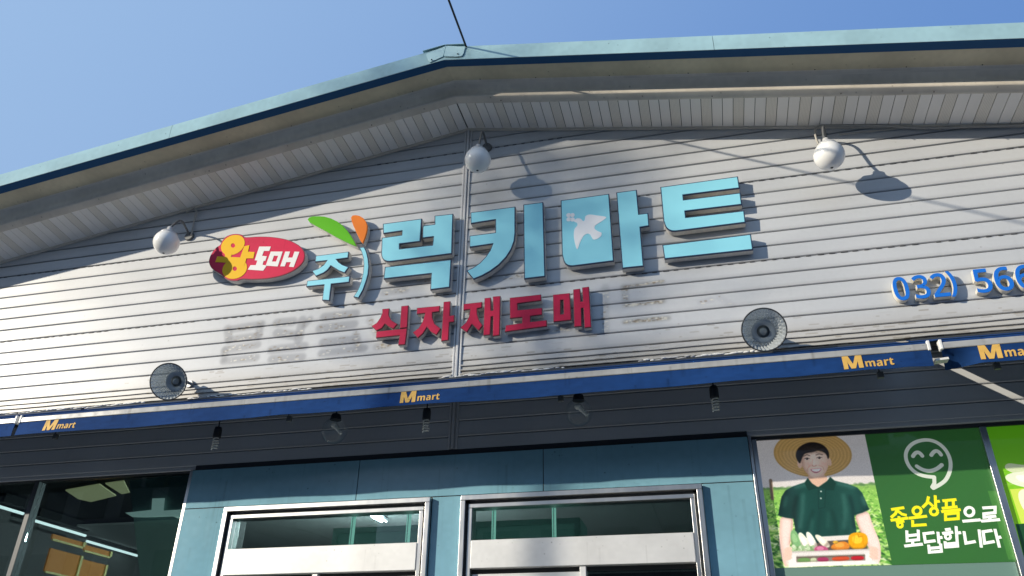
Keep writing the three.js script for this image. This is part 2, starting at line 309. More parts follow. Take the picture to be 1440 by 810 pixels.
// eaves: a section swept up each rake
{
  const nOff = (x, n, z) => rake(x) + n + (x < XR ? 0.019 * (XR - x) : 0.002 * (x - XR)) * (z / 0.915);
  function sweep(pts, xa, xb, thick, steps = 24) {               // pts: [z, n] along the visible face; thick: how far the sheet goes up behind it
    const pos = [], idx = [], all = [...pts, ...pts.slice().reverse().map(([z, n]) => [z - thick[0], n + thick[1]])], m = all.length;
    for (let s = 0; s <= steps; s++) { const x = xa + (xb - xa) * s / steps; for (const [z, n] of all) pos.push(x, nOff(x, n, z), z); }
    for (let s = 0; s < steps; s++) for (let k = 0; k < m; k++) { const a = s * m + k, b = s * m + (k + 1) % m, c = a + m, d = b + m; idx.push(a, c, b, b, c, d); }
    for (const s of [0, steps]) for (let k = 0; k < pts.length - 1; k++) { const a = s * m + k, b = a + 1, c = s * m + (m - 1 - k), d = s * m + (m - 2 - k); idx.push(...(s ? [a, b, c, b, d, c] : [a, c, b, b, c, d])); }
    const g = new THREE.BufferGeometry(); g.setAttribute('position', new THREE.Float32BufferAttribute(pos, 3)); g.setIndex(xb > xa ? idx : idx);
    const q = toCreasedNormals(g.toNonIndexed(), 0.5); q.computeBoundingBox(); return boxUV(q);
  }
  for (const side of [-1, 1]) {
    const xe = side < 0 ? XL0 : XR1, a = Math.min(XR, xe), b = Math.max(XR, xe), T = [0.004, 0.012];
    const eave = mesh('eave', sweep([[0.45, -0.006], [0.470, -0.006], [0.526, 0.020], [0.531, 0.028], [0.531, 0.052]], a, b, [0.006, 0.014]), M.lip, shop);   // lip that the boards slot into
    mesh('wall_channel', sweep([[0.008, -0.022], [0.03, -0.020], [0.034, 0.004]], a, b, [0, 0.01]), M.lip, eave);
    const cv = []; for (let k = 0; k <= 10; k++) { const t = k / 10; cv.push([0.531 + 0.054 * Math.pow(t, 2.2) + 0.012 * Math.sin(t * Math.PI) * -1, 0.053 + 0.137 * t]); }
    cv.push([0.60, 0.193]);
    mesh('cove_moulding', sweep(cv, a, b, T), M.cove, eave);
    mesh('fascia_board', sweep([[0.598, 0.187], [0.70, 0.183], [0.804, 0.186], [0.806, 0.2]], a, b, [0, 0.015]), M.beige, eave);
    mesh('drip_edge', sweep([[0.806, 0.184], [0.812, 0.174], [0.905, 0.170], [0.911, 0.176]], a, b, [0, 0.012]), M.capUnder, eave);
    const cuts = side < 0 ? [XL0, -5.28, XR] : [XR, W(1003, 62, 0.915).x, XR1];
    for (let k = 0; k < cuts.length - 1; k++) mesh('roof_edge_cap', sweep([[0.911, 0.172 + 0.002 * k], [0.916, 0.174], [0.918 + 0.001 * k, 0.30], [0.914, 0.352], [0.90, 0.362], [0.4, 0.375]], cuts[k] + (k ? 0.004 : 0), cuts[k + 1], [0.002, 0.006], 16), M.cap, eave);
    // soffit boards, every third one perforated
    const step = 0.1; let k = 0;
    for (let x = XR + side * 0.004; Math.abs(x - XR) < Math.abs(xe - XR) - step; x += side * step, k++) {
      const x0 = side > 0 ? x + 0.003 : x - step + 0.003, x1 = x0 + step - 0.006;
      const g = sweep([[0.028, 0.0 + rr(-0.001, 0.001)], [0.455, 0.0]], x0, x1, [0, 0.01], 1);
      mesh('soffit_panel', g, k % 3 === 1 ? M.vented : M.soffit[Math.floor(rnd() * 4)], eave);
    }
    mesh('soffit_backing', sweep([[0.03, 0.014], [0.46, 0.014]], a, b, [0, 0.01]), M.slot, eave);
    const sc = [];                                               // rivets along the moulding
    for (let x = a + 0.3; x < b; x += rr(0.45, 0.8)) { const s = new THREE.SphereGeometry(0.006, 6, 5); s.translate(x, nOff(x, 0.186, 0.605), 0.606); sc.push(s); if (rnd() < 0.5) { const u = s.clone(); u.translate(0.2, nOff(x + 0.2, -0.007, 0.49) - nOff(x, 0.186, 0.605), -0.12); sc.push(u); } }
    tag(mesh('rivet', sc, M.slot, eave), '', '', '', 'stuff');
    mesh('mitre_strip', (() => { const x = XR + side * 0.08; return sweep([[0.60, 0.1845], [0.70, 0.1805], [0.803, 0.1835]], Math.min(XR, x), Math.max(XR, x), [0, 0.002], 2); })(), M.beige, eave);
    // roof sheet
    const rf = sweep([[0.4, 0.375], [-9, 0.375]], a, b, [0, 0.03], 1);
    mesh('roof_sheet', rf, M.roof, shop);
  }
  // ridge cap: two bent plates with a joint, clipped tabs in front
  const plate = (pts, dz) => { const g = new THREE.ExtrudeGeometry(shapeOf(pts.map(([px, py]) => { const p = W(px, py, 0.925); return [p.x, p.y]; })), { depth: 0.004, bevelEnabled: true, bevelSize: 0.002, bevelThickness: 0.002, bevelSegments: 1 }); g.translate(0, 0, 0.921 + dz); return boxUV(g); };
  const q = (x, y) => [560 + x / 5.0625, 40 + y / 5.0625];
  const top = [];
  for (const [xa, xb] of [[W(595, 76, 0.9).x, XR - 0.002], [XR + 0.002, W(655, 66, 0.9).x]]) { const s = 4; top.push(sweep([[0.93, 0.375], [0.922, 0.384], [0.3, 0.40], [-1, 0.41]], xa, xb, [0.002, 0.006], s)); }
  mesh('ridge_cap', [plate([q(200, 180), q(340, 126), q(322, 190), q(318, 200), q(228, 240), q(212, 222)], 0), plate([q(345, 126), q(478, 134), q(465, 180), q(452, 198), q(415, 202), q(330, 200), q(328, 192)], 0.004), ...top], M.ridge, shop);
  for (const [px, py] of [q(238, 222), q(424, 180)]) { const s = new THREE.SphereGeometry(0.008, 8, 6), p = W(px, py, 0.936); s.translate(p.x, p.y, p.z); mesh('screw', s, M.darkMetal, shop); }
}

// body: side and back walls, floor, ceiling
{
  const B = -9.2;
  mesh('side_wall', box(XL0, XL0 + 0.2, 0, 6.2, B, -0.23), M.sidingBack, shop); mesh('side_wall', box(XR1 - 0.2, XR1, 0, 6.2, B, -0.23), M.sidingBack, shop);
  mesh('back_wall', box(XL0, XR1, 0, 6.3, B - 0.2, B), M.inside, shop);
  mesh('shop_ceiling', box(XL0 + 0.2, XR1 - 0.2, 4.12, 4.3, B, -0.23), M.insideDark, shop);
  mesh('shop_floor', box(XL0 + 0.2, XR1 - 0.2, 0.005, 0.05, B, -0.03), std(0.07, 0.07, 0.068, { roughness: 0.4 }), shop);
  mesh('head_trim', rbox(PX0, PX1, PTOP + 0.002, HEAD - 0.002, -0.2, 0.004, 0.003), M.darkMetal, shop);
  mesh('window_soffit', box(XL0, PX0 - 0.001, HEAD - 0.012, HEAD - 0.0005, WZ - 0.05, -0.008), M.darkMetal, shop); mesh('window_soffit', box(PX1 + 0.001, XR1, HEAD - 0.012, HEAD - 0.0005, WZ - 0.05, -0.008), M.darkMetal, shop);
}

// blue panels round the doors
const D1 = { x0: -4.30, x1: -2.318 }, D2 = { x0: -2.043, x1: -0.04 }, DT = 3.30;
{
  const cl = mesh('cladding', [box(PX0, PX1, DT + 0.004, PTOP, -0.12, 0.028), box(PX0, D1.x0 - 0.004, 0.05, DT, -0.33, 0.028), box(D1.x1 + 0.004, D2.x0 - 0.004, 0.05, DT, -0.12, 0.028), box(D2.x1 + 0.004, PX1, 0.05, DT, -0.33, 0.028)], M.slot, shop);
  const pan = (x0, x1, y0, y1) => mesh('cladding_panel', rbox(x0 + 0.003, x1 - 0.003, y0 + 0.003, y1 - 0.003, 0.026, PZ + rr(-0.0015, 0.0015), 0.003), M.panel, cl);
  const cut = [PX0, -3.03, -1.335, PX1]; for (let k = 0; k < 3; k++) pan(cut[k], cut[k + 1], DT + 0.012, PTOP - 0.003);
  pan(PX0, D1.x0 - 0.002, 0.06, DT + 0.011); pan(D1.x1 + 0.002, D2.x0 - 0.002, 0.06, DT + 0.011); pan(D2.x1 + 0.002, PX1, 0.06, DT + 0.011);
}

// sliding doors in stainless frames
function door(d, flip, label) {
  const { x0, x1 } = d, f = 0.042, z1 = 0.085;
  const fr = mesh('entrance_door', [rbox(x0, x1, DT - f, DT, -0.1, z1), rbox(x0, x0 + f, 0.05, DT - f - 0.001, -0.1, z1), rbox(x1 - f, x1, 0.05, DT - f - 0.001, -0.1, z1)], M.steel, shop);
  tag(fr, label);
  const i0 = x0 + f + 0.022, i1 = x1 - f - 0.022, it = DT - f - 0.028, g = 0.034;
  mesh('dark_reveal', [box(x0 + f, i0 + 0.004, 0.05, DT - f, -0.09, 0.03), box(i1 - 0.004, x1 - f, 0.05, DT - f, -0.09, 0.03), box(x0 + f, x1 - f, it - 0.004, DT - f, -0.09, 0.03)], M.darkMetal, fr);
  mesh('inner_frame', [rbox(i0, i1, it - g, it, -0.07, 0.058), rbox(i0, i0 + g, 0.06, it - g - 0.001, -0.07, 0.058), rbox(i1 - g, i1, 0.06, it - g - 0.001, -0.07, 0.058)], M.steel, fr);
  mesh('transom_pane', box(i0 + g + 0.001, i1 - g - 0.001, 2.93, it - g - 0.001, -0.004, 0.004), M.glass, fr);
  mesh('door_header', rbox(i0 + g + 0.001, i1 - g - 0.001, 2.705, 2.929, -0.07, 0.066, 0.006), M.satin, fr);
  const mid = flip ? x0 + 1.0 : x0 + 1.0, a0 = i0 + g + 0.001, a1 = i1 - g - 0.001, z = -0.02;
  const leaf = flip ? [a0, mid] : [mid, a1], fix = flip ? [mid + 0.05, a1] : [a0, mid - 0.05];
  mesh('door_track', box(a0, a1, 2.672, 2.704, -0.06, 0.0), M.slot, fr);
  mesh('meeting_post', rbox(flip ? mid : mid - 0.05, flip ? mid + 0.05 : mid, 0.06, 2.703, -0.03, 0.05, 0.004), M.satin, fr);
  mesh('door_leaf', [rbox(leaf[0] + 0.006, leaf[1] - 0.006, 2.585, 2.668, -0.04, 0.014), rbox(leaf[0] + 0.006, leaf[0] + 0.056, 0.08, 2.584, -0.04, 0.014), rbox(leaf[1] - 0.056, leaf[1] - 0.006, 0.08, 2.584, -0.04, 0.014), rbox(leaf[0] + 0.057, leaf[1] - 0.057, 0.08, 0.18, -0.04, 0.014)], M.satin, fr);
  mesh('pane', box(leaf[0] + 0.057, leaf[1] - 0.057, 0.181, 2.584, -0.018, -0.010), M.glass, fr);
  mesh('pane', box(fix[0] + 0.001, fix[1] - 0.001, 0.08, 2.671, z - 0.004, z + 0.004), M.glass, fr);
}
door(D1, false, 'left door frame'); door(D2, true, 'right door frame');

// windows beside the doors, set back behind the wall face
{
  const top = HEAD - 0.013, wl = mesh('window', rbox(XL0, PX0 - 0.05, top - 0.045, top, WZ - 0.06, WZ + 0.03), M.darkMetal, shop);
  tag(wl, 'dark framed shop window left of the doors');
  const m0 = W(35, 747, WZ).x;
  for (const x of [m0, m0 - 1.85]) mesh('mullion', rbox(x - 0.028, x + 0.028, 0.5, top - 0.046, WZ - 0.06, WZ + 0.035), M.darkMetal, wl);
  mesh('sill_panel', box(XL0, PX0 - 0.05, 0.05, 0.499, WZ - 0.08, WZ + 0.03), M.darkMetal, wl);
  mesh('side_jamb', rbox(PX0 - 0.034, PX0 - 0.001, 0.05, PTOP, -0.34, 0.03), M.steel, wl);
  for (const [a, b] of [[XL0, m0 - 1.879], [m0 - 1.821, m0 - 0.029], [m0 + 0.029, PX0 - 0.036]]) mesh('pane', box(a + 0.001, b, 0.501, top - 0.046, WZ - 0.014, WZ - 0.006), M.glass, wl);
  const R0 = PX1, mx = W(1386, 640, WZ).x;
  const wr = mesh('window', rbox(R0 + 0.03, XR1, top - 0.062, top, WZ - 0.06, WZ + 0.02), M.darkMetal, shop);
  tag(wr, 'steel framed shop window right of the doors');
  mesh('sill_panel', box(R0 + 0.03, XR1, 0.05, 0.499, WZ - 0.08, WZ + 0.03), M.darkMetal, wr);
  mesh('side_jamb', rbox(R0 + 0.002, R0 + 0.024, 0.5, PTOP, -0.34, 0.04), M.steel, wr); mesh('side_jamb', rbox(R0 + 0.03, R0 + 0.066, 0.5, top - 0.063, WZ - 0.06, WZ + 0.05), M.steel, wr);
  mesh('mullion', rbox(mx, mx + 0.05, 0.5, top - 0.063, WZ - 0.06, WZ + 0.03), M.steel, wr);
  for (const [a, b] of [[R0 + 0.067, mx - 0.001], [mx + 0.051, XR1]]) mesh('pane', box(a, b, 0.501, top - 0.063, WZ - 0.014, WZ - 0.006), M.glass, wr);
  mesh('green_film', box(R0 + 0.07, mx - 0.004, 1.3, 2.70, WZ - 0.005, WZ - 0.0035), std(0.17, 0.29, 0.245, { roughness: 0.35 }), wr);
}

// ------------------------------------------------------------------ posters on the right windows
function posterMaterial(c) { const t = tex(c); return phys(1, 1, 1, { map: t, roughness: 0.4, clearcoat: 0.5, clearcoatRoughness: 0.05, emissive: new THREE.Color(1, 1, 1), emissiveMap: t, emissiveIntensity: 0.28 }); } // glow added to the print to lift its shaded part, as through translucent film
function flatPrint(x0, x1, y0, y1, z, c) {
  const g = new THREE.BoxGeometry(x1 - x0, y1 - y0, 0.002); g.translate((x0 + x1) / 2, (y0 + y1) / 2, z);
  return [g, posterMaterial(c)];
}
{
  const Z = WZ - 0.002, X0 = W(1063, 640, Z).x, X1 = W(1379, 600, Z).x, Y0 = W(1238, 795, Z).y, Y1 = W(1238, 608, Z).y, cw = 1376, ch = 796, c = canvas(cw, ch), x = c.getContext('2d');
  const S = (px, py) => { const p = W(px, py, Z); return [(p.x - X0) / (X1 - X0) * cw, (Y1 - p.y) / (Y1 - Y0) * ch]; };
  const A = (a, b) => S(1050 + a / 3.68, 590 + b / 3.68), B = (a, b) => S(1220 + a / 3.682, 590 + b / 3.682);
  const path = (m, pts, close = true) => { x.beginPath(); pts.forEach(([a, b], i) => x[i ? 'lineTo' : 'moveTo'](...m(a, b))); if (close) x.closePath(); };
  const smooth = (m, pts) => { const q = pts.map(([a, b]) => m(a, b)), n = q.length; x.beginPath(); for (let i = 0; i < n; i++) { const a = q[i], b = q[(i + 1) % n], mx = (a[0] + b[0]) / 2, my = (a[1] + b[1]) / 2; if (!i) { const l = q[n - 1]; x.moveTo((a[0] + l[0]) / 2, (a[1] + l[1]) / 2); } x.quadraticCurveTo(a[0], a[1], mx, my); } x.closePath(); };
  const ell = (m, a, b, ra, rb, rot = 0) => { const [u, v] = m(a, b); x.beginPath(); x.ellipse(u, v, ra * 2.15, rb * 2.05, rot, 0, 7); };
  const line = (m, pts, w, col) => { path(m, pts, false); x.lineWidth = w; x.strokeStyle = col; x.stroke(); };
  x.lineCap = x.lineJoin = 'round';
  // left: farmer in a field
  x.fillStyle = '#d9d4d2'; x.fillRect(0, 0, cw, ch);
  const hy = A(350, 345)[1];
  let g = x.createLinearGradient(0, hy - 20, 0, ch); g.addColorStop(0, '#86ab62'); g.addColorStop(0.12, '#8cc25a'); g.addColorStop(0.6, '#93cf5c'); g.addColorStop(1, '#79b04c');
  x.fillStyle = g; x.fillRect(0, hy, cw, ch);
  const leafC = canvas(740, ch), lx = leafC.getContext('2d');
  for (let i = 0; i < 2600; i++) {
    const t = Math.pow(rnd(), 0.8), yy = hy + t * (ch - hy), xx = rnd() * 720, s = 3 + t * 30, k = rnd();
    lx.fillStyle = k < 0.25 ? 'rgba(222,244,150,.75)' : k < 0.5 ? 'rgba(120,190,70,.6)' : k < 0.72 ? 'rgba(60,120,44,.7)' : k < 0.82 ? 'rgba(244,252,205,.75)' : 'rgba(26,76,36,.65)';
    lx.beginPath(); lx.ellipse(xx, yy, s * rr(0.7, 1.3), s * 0.24, rr(-0.9, 0.9), 0, 7); lx.fill();
  }
  lx.fillStyle = 'rgba(90,130,80,.5)'; for (let i = 0; i < 120; i++) { lx.beginPath(); lx.ellipse(rnd() * 720, hy + rr(-4, 10), rr(8, 22), rr(3, 7), 0, 0, 7); lx.fill(); }
  x.filter = 'blur(1.2px)'; x.drawImage(leafC, 0, 0); x.filter = 'none';
  line(A, [[124, 315], [133, 410]], 20, '#7c6a58');
  const soft = (blur, list) => { x.save(); x.clip(); x.filter = `blur(${blur}px)`; for (const [pts, w2, col] of list) line(A, pts, w2, col); x.filter = 'none'; x.restore(); };
  // hat
  x.fillStyle = '#c19a57'; ell(A, 342, 188, 100, 56); x.save(); const [hx, hyy] = A(342, 188); x.fillStyle = '#c8a262'; x.beginPath(); x.ellipse(hx, hyy, 0, 0, 0, 0, 7); x.restore();
  const hat = (s, col, lw) => { x.beginPath(); const p = []; for (let i = 0; i < 72; i++) { const t = i / 72 * Math.PI * 2; p.push([342 + 202 * s * Math.cos(t), 178 + 119 * s * Math.sin(t) + 8 * s * Math.cos(t)]); } path(A, p); if (lw) { x.lineWidth = lw; x.strokeStyle = col; x.stroke(); } else { x.fillStyle = col; x.fill(); } };
  hat(1, '#c9a262'); for (let s = 0.97; s > 0.3; s -= 0.045) hat(s, s % 0.09 < 0.045 ? 'rgba(222,190,130,.45)' : 'rgba(160,118,62,.42)', 4); hat(0.99, 'rgba(176,138,78,.6)', 5);
  // neck, face, ears, hair
  x.fillStyle = '#d9b39c'; smooth(A, [[318, 285], [416, 285], [418, 320], [425, 345], [370, 352], [320, 330], [316, 300]]); x.fill();
  x.fillStyle = '#e2bda6'; ell(A, 275, 228, 7, 15, 0.1); x.fill(); ell(A, 427, 217, 6, 14, -0.1); x.fill();
  g = x.createRadialGradient(...A(345, 225), 10, ...A(350, 235), 200); g.addColorStop(0, '#f3dccb'); g.addColorStop(0.6, '#eaccb8'); g.addColorStop(1, '#cfa58c'); x.fillStyle = g;
  smooth(A, [[283, 185], [345, 160], [415, 170], [427, 215], [420, 255], [400, 290], [370, 306], [335, 300], [300, 268], [283, 230]]); x.fill();
  soft(9, [[[[284, 190], [286, 240], [312, 285]], 26, 'rgba(176,120,92,.55)'], [[[424, 190], [420, 250], [396, 292]], 14, 'rgba(190,136,108,.5)'], [[[320, 300], [350, 312], [392, 300]], 16, 'rgba(170,116,90,.5)'], [[[318, 232], [330, 236]], 30, 'rgba(240,170,150,.45)'], [[[392, 228], [402, 232]], 26, 'rgba(240,170,150,.45)'], [[[345, 205], [344, 232]], 12, 'rgba(255,244,234,.7)'], [[[330, 186], [372, 182]], 22, 'rgba(255,240,228,.6)'], [[[300, 176], [350, 166], [410, 172]], 14, 'rgba(120,80,60,.5)']]);
  x.fillStyle = '#221b18'; smooth(A, [[252, 188], [262, 150], [300, 123], [345, 115], [395, 128], [424, 160], [428, 195], [420, 208], [414, 182], [398, 168], [372, 158], [345, 168], [318, 172], [296, 178], [284, 205], [276, 232], [262, 212]]); x.fill();
  for (let i = 0; i < 40; i++) line(A, [[rr(268, 415), rr(128, 150)], [rr(265, 415), rr(158, 176)]], 2, 'rgba(70,58,50,.35)');
  line(A, [[293, 190], [312, 182], [328, 188]], 4, '#5a4236'); line(A, [[358, 184], [375, 178], [393, 182]], 4, '#5a4236');
  for (const [ex, ey] of [[312, 203], [376, 198]]) { x.fillStyle = '#f7efe8'; ell(A, ex, ey, 7, 3.4); x.fill(); x.fillStyle = '#221812'; ell(A, ex, ey, 3.6, 3.4); x.fill(); line(A, [[ex - 14, ey + 1], [ex, ey - 5], [ex + 14, ey]], 3, '#4a342a'); x.fillStyle = '#fff'; ell(A, ex - 2, ey - 2, 1, 1); x.fill(); }
  x.filter = 'blur(1.5px)'; line(A, [[338, 234], [342, 241], [352, 242], [362, 236]], 4, 'rgba(150,98,78,.7)'); line(A, [[341, 206], [339, 228]], 4, 'rgba(190,140,115,.45)'); x.filter = 'none';
  x.filter = 'blur(2px)'; line(A, [[328, 238], [316, 252], [314, 268]], 4, 'rgba(176,120,96,.55)'); line(A, [[372, 236], [396, 246], [399, 262]], 4, 'rgba(176,120,96,.55)'); x.filter = 'none';
  x.fillStyle = '#b4707a'; smooth(A, [[326, 257], [345, 255], [365, 253], [389, 251], [382, 268], [362, 279], [342, 274]]); x.fill();
  x.fillStyle = '#fbf6f2'; smooth(A, [[331, 258], [350, 257], [366, 255], [386, 253], [378, 266], [360, 271], [344, 268]]); x.fill();
  for (const tx of [344, 355, 366, 376]) line(A, [[tx, 257], [tx + 1, 266]], 1.2, 'rgba(190,170,165,.7)');
  // arms
  x.fillStyle = '#f4ded4'; smooth(A, [[172, 498], [242, 505], [240, 560], [226, 640], [220, 690], [216, 762], [192, 762], [166, 650], [170, 560]]); x.fill(); soft(8, [[[[176, 500], [172, 580], [178, 660], [200, 760]], 16, 'rgba(205,150,130,.55)'], [[[240, 505], [236, 560], [222, 650]], 14, 'rgba(214,160,140,.6)'], [[[180, 500], [236, 508]], 22, 'rgba(150,100,84,.5)']]);
  smooth(A, [[557, 492], [630, 465], [650, 545], [688, 625], [697, 690], [690, 745], [652, 748], [640, 680], [600, 610], [572, 540]]); x.fill(); soft(8, [[[[560, 495], [578, 550], [610, 615], [644, 690]], 16, 'rgba(205,150,130,.6)'], [[[632, 470], [654, 550], [692, 630], [694, 740]], 12, 'rgba(214,160,140,.5)'], [[[562, 494], [628, 470]], 20, 'rgba(150,100,84,.5)']]);
  line(A, [[234, 520], [232, 580], [222, 640]], 7, 'rgba(190,140,120,.4)'); line(A, [[566, 505], [588, 575], [628, 640]], 7, 'rgba(190,140,120,.4)');
  // shirt
  g = x.createLinearGradient(...A(170, 400), ...A(620, 420)); g.addColorStop(0, '#0f302c'); g.addColorStop(0.3, '#17463f'); g.addColorStop(0.55, '#154139'); g.addColorStop(0.85, '#1f4e46'); g.addColorStop(1, '#133a34'); x.fillStyle = g;
  path(A, [[316, 302], [300, 325], [240, 345], [200, 368], [180, 400], [170, 450], [163, 497], [200, 508], [242, 514], [250, 560], [247, 640], [570, 640], [566, 560], [556, 496], [600, 482], [634, 466], [618, 425], [598, 380], [572, 352], [520, 332], [455, 316], [432, 296], [416, 318], [370, 350], [330, 332]]); x.fill();
  soft(9, [[[[248, 560], [244, 470], [258, 400]], 22, 'rgba(5,26,26,.55)'], [[[560, 560], [550, 460], [536, 400]], 22, 'rgba(5,26,26,.5)'], [[[170, 490], [180, 420], [206, 370]], 18, 'rgba(5,26,26,.45)'], [[[300, 640], [318, 540], [345, 470]], 14, 'rgba(6,30,28,.4)'], [[[360, 640], [372, 560], [380, 470]], 12, 'rgba(6,30,28,.35)'], [[[470, 640], [462, 540], [440, 470]], 14, 'rgba(6,30,28,.4)'], [[[520, 640], [516, 560], [500, 500]], 12, 'rgba(6,30,28,.35)'], [[[250, 640], [560, 632]], 26, 'rgba(4,22,22,.45)'],
    [[[275, 560], [288, 470], [292, 390]], 20, 'rgba(92,150,138,.38)'], [[[330, 600], [340, 520]], 14, 'rgba(92,150,138,.25)'], [[[505, 560], [512, 470], [500, 390]], 20, 'rgba(92,150,138,.34)'], [[[600, 400], [612, 440]], 18, 'rgba(110,168,154,.42)'], [[[205, 400], [196, 450]], 16, 'rgba(92,150,138,.3)'], [[[420, 560], [424, 480]], 14, 'rgba(92,150,138,.22)'], [[[250, 352], [310, 336]], 14, 'rgba(110,168,154,.4)'], [[[470, 330], [560, 352]], 14, 'rgba(110,168,154,.4)']]);
  x.fillStyle = '#11382f'; path(A, [[316, 302], [300, 330], [318, 366], [370, 352], [338, 330]]); x.fill(); path(A, [[432, 296], [462, 330], [452, 364], [408, 362], [370, 352], [416, 318]]); x.fill();
  line(A, [[318, 366], [370, 352], [372, 460]], 3, '#0c2e2a'); line(A, [[408, 362], [404, 455], [372, 462]], 3, '#0c2e2a'); line(A, [[452, 364], [408, 362]], 3, '#0c2e2a');
  for (const [a, b] of [[385, 372], [384, 408]]) { x.fillStyle = '#c9d2cc'; ell(A, a, b, 2.4, 2.4); x.fill(); }
  line(A, [[164, 490], [202, 501], [242, 507]], 5, '#0f3733'); line(A, [[558, 487], [598, 474], [632, 458]], 5, '#0f3733');
  // crate with vegetables
  x.fillStyle = '#e6ded8'; path(A, [[378, 606], [628, 592], [640, 628], [390, 640]]); x.fill(); x.fillStyle = '#5c5148'; path(A, [[395, 630], [600, 618], [628, 672], [230, 684]]); x.fill();
  const veg = (pts, col, hi) => { x.fillStyle = col; smooth(A, pts); x.fill(); { const lo = pts.filter((p) => p[1] > pts.reduce((s2, p2) => s2 + p2[1], 0) / pts.length).sort((p, q2) => p[0] - q2[0]); if (lo.length > 1) soft(5, [[lo, 13, 'rgba(60,30,20,.42)']]); smooth(A, pts); } if (hi) { x.fillStyle = hi; const cx = pts.reduce((s, p) => s + p[0], 0) / pts.length, cy = pts.reduce((s, p) => s + p[1], 0) / pts.length; smooth(A, pts.map(([a, b]) => [cx - 5 + (a - cx) * 0.5, cy - 6 + (b - cy) * 0.5])); x.fill(); } };
  veg([[226, 575], [250, 568], [275, 610], [292, 660], [240, 670], [228, 630]], '#7fb377', 'rgba(170,210,150,.6)');
  veg([[262, 590], [285, 580], [330, 640], [342, 690], [300, 690], [280, 640]], '#efeedd', 'rgba(255,255,250,.8)'); veg([[300, 585], [326, 578], [365, 640], [370, 680], [335, 680]], '#f1efe2', 'rgba(255,255,252,.8)'); veg([[345, 600], [372, 592], [425, 635], [435, 660], [400, 665]], '#efe9d6', 'rgba(255,252,240,.8)');
  for (let i = 0; i < 90; i++) { x.fillStyle = ['#9fc08c', '#b9d2a5', '#7da76b', '#d3e2c0'][i % 4]; const [u, v] = A(rr(230, 345), rr(655, 690)); x.beginPath(); x.arc(u, v, rr(4, 11), 0, 7); x.fill(); }
  veg([[346, 672], [362, 655], [395, 652], [425, 668], [420, 692], [360, 694]], '#c0557f', 'rgba(235,160,190,.6)');
  veg([[428, 668], [450, 640], [500, 628], [530, 640], [535, 672], [480, 682]], '#e0872c', 'rgba(250,190,90,.6)'); veg([[440, 634], [462, 624], [480, 636], [460, 646]], '#e8b63c');
  veg([[526, 600], [552, 584], [598, 584], [626, 600], [628, 645], [608, 670], [550, 672], [526, 650]], '#f0a80c', 'rgba(255,214,60,.85)'); line(A, [[575, 592], [580, 608], [596, 604]], 6, '#c98908'); line(A, [[558, 600], [552, 650]], 6, 'rgba(200,130,0,.4)'); line(A, [[600, 600], [606, 650]], 6, 'rgba(200,130,0,.4)');
  x.fillStyle = '#e9e3de'; path(A, [[212, 684], [655, 668], [656, 698], [214, 712]]); x.fill();
  x.fillStyle = '#8a7b70'; path(A, [[220, 712], [652, 699], [652, 734], [224, 740]]); x.fill();
  veg([[262, 722], [300, 712], [330, 720], [330, 740], [262, 740]], '#6f9c58'); veg([[330, 716], [360, 714], [362, 736], [330, 738]], '#cbd7b0'); veg([[362, 714], [418, 710], [430, 734], [370, 738]], '#a83560'); veg([[440, 710], [530, 706], [535, 730], [442, 734]], '#d6502c'); veg([[538, 706], [606, 704], [608, 728], [540, 730]], '#c51f2c');
  x.filter = 'blur(4px)'; line(A, [[220, 714], [652, 700]], 7, 'rgba(40,26,20,.6)'); line(A, [[214, 686], [655, 670]], 5, 'rgba(60,44,36,.45)'); x.filter = 'none';
  x.fillStyle = '#f0ebe7'; path(A, [[216, 740], [650, 728], [690, 748], [215, 766]]); x.fill(); path(A, [[216, 700], [256, 698], [258, 762], [218, 764]]); x.fill(); path(A, [[612, 692], [648, 690], [652, 744], [616, 746]]); x.fill();
  // hands on the crate
  x.fillStyle = '#ecc9b6'; for (let k = 0; k < 4; k++) { const [u, v] = A(214, 672 + k * 15); x.beginPath(); x.ellipse(u, v, 26, 12, -0.25, 0, 7); x.fill(); const [u2, v2] = A(658, 668 + k * 15); x.beginPath(); x.ellipse(u2, v2, 26, 12, 0.25, 0, 7); x.fill(); }
  const gxc = 760;
  { // the print is a soft photograph: blur it slightly and add grain
    const copy = canvas(Math.round(gxc), ch); copy.getContext('2d').drawImage(c, 0, 0); x.filter = 'blur(2px)'; x.drawImage(copy, 0, 0); x.filter = 'none';
    const im = x.getImageData(0, 0, Math.round(gxc), ch), ng = noise2(256, 256, 77); for (let j = 0; j < ch; j++) for (let i = 0; i < im.width; i++) { const o = (j * im.width + i) * 4, f = 0.95 + 0.1 * ng(i / 2.5, j / 2.5); for (let q = 0; q < 3; q++) im.data[o + q] = Math.min(255, im.data[o + q] * f); } x.putImageData(im, 0, 0); }
  // right: green field with lettering
  const gx = A(628, 85)[0], gx2 = A(735, 745)[0], sx = (gx + gx2) / 2;
  g = x.createLinearGradient(sx, 0, cw, ch); g.addColorStop(0, '#2f6130'); g.addColorStop(0.55, '#356c33'); g.addColorStop(1, '#336830'); x.fillStyle = g; x.fillRect(sx, 0, cw - sx, ch);
  x.fillStyle = 'rgba(120,190,80,.25)'; path(B, [[622, 370], [690, 370], [775, 725], [730, 725]]); x.fill();
  const bub = []; for (let i = 0; i <= 40; i++) { const t = 2.05 - i / 40 * (Math.PI * 2 - 0.9); bub.push([315 + 121 * Math.cos(-t + 0.18), 203 + 99 * Math.sin(-t + 0.18) * -1]); }
  const ring = [[345, 298], [300, 296], [250, 278], [214, 244], [196, 200], [200, 160], [228, 126], [270, 108], [316, 104], [362, 118], [402, 152], [426, 196], [432, 242], [420, 290], [392, 330], [340, 355], [335, 350], [346, 330], [345, 298]];
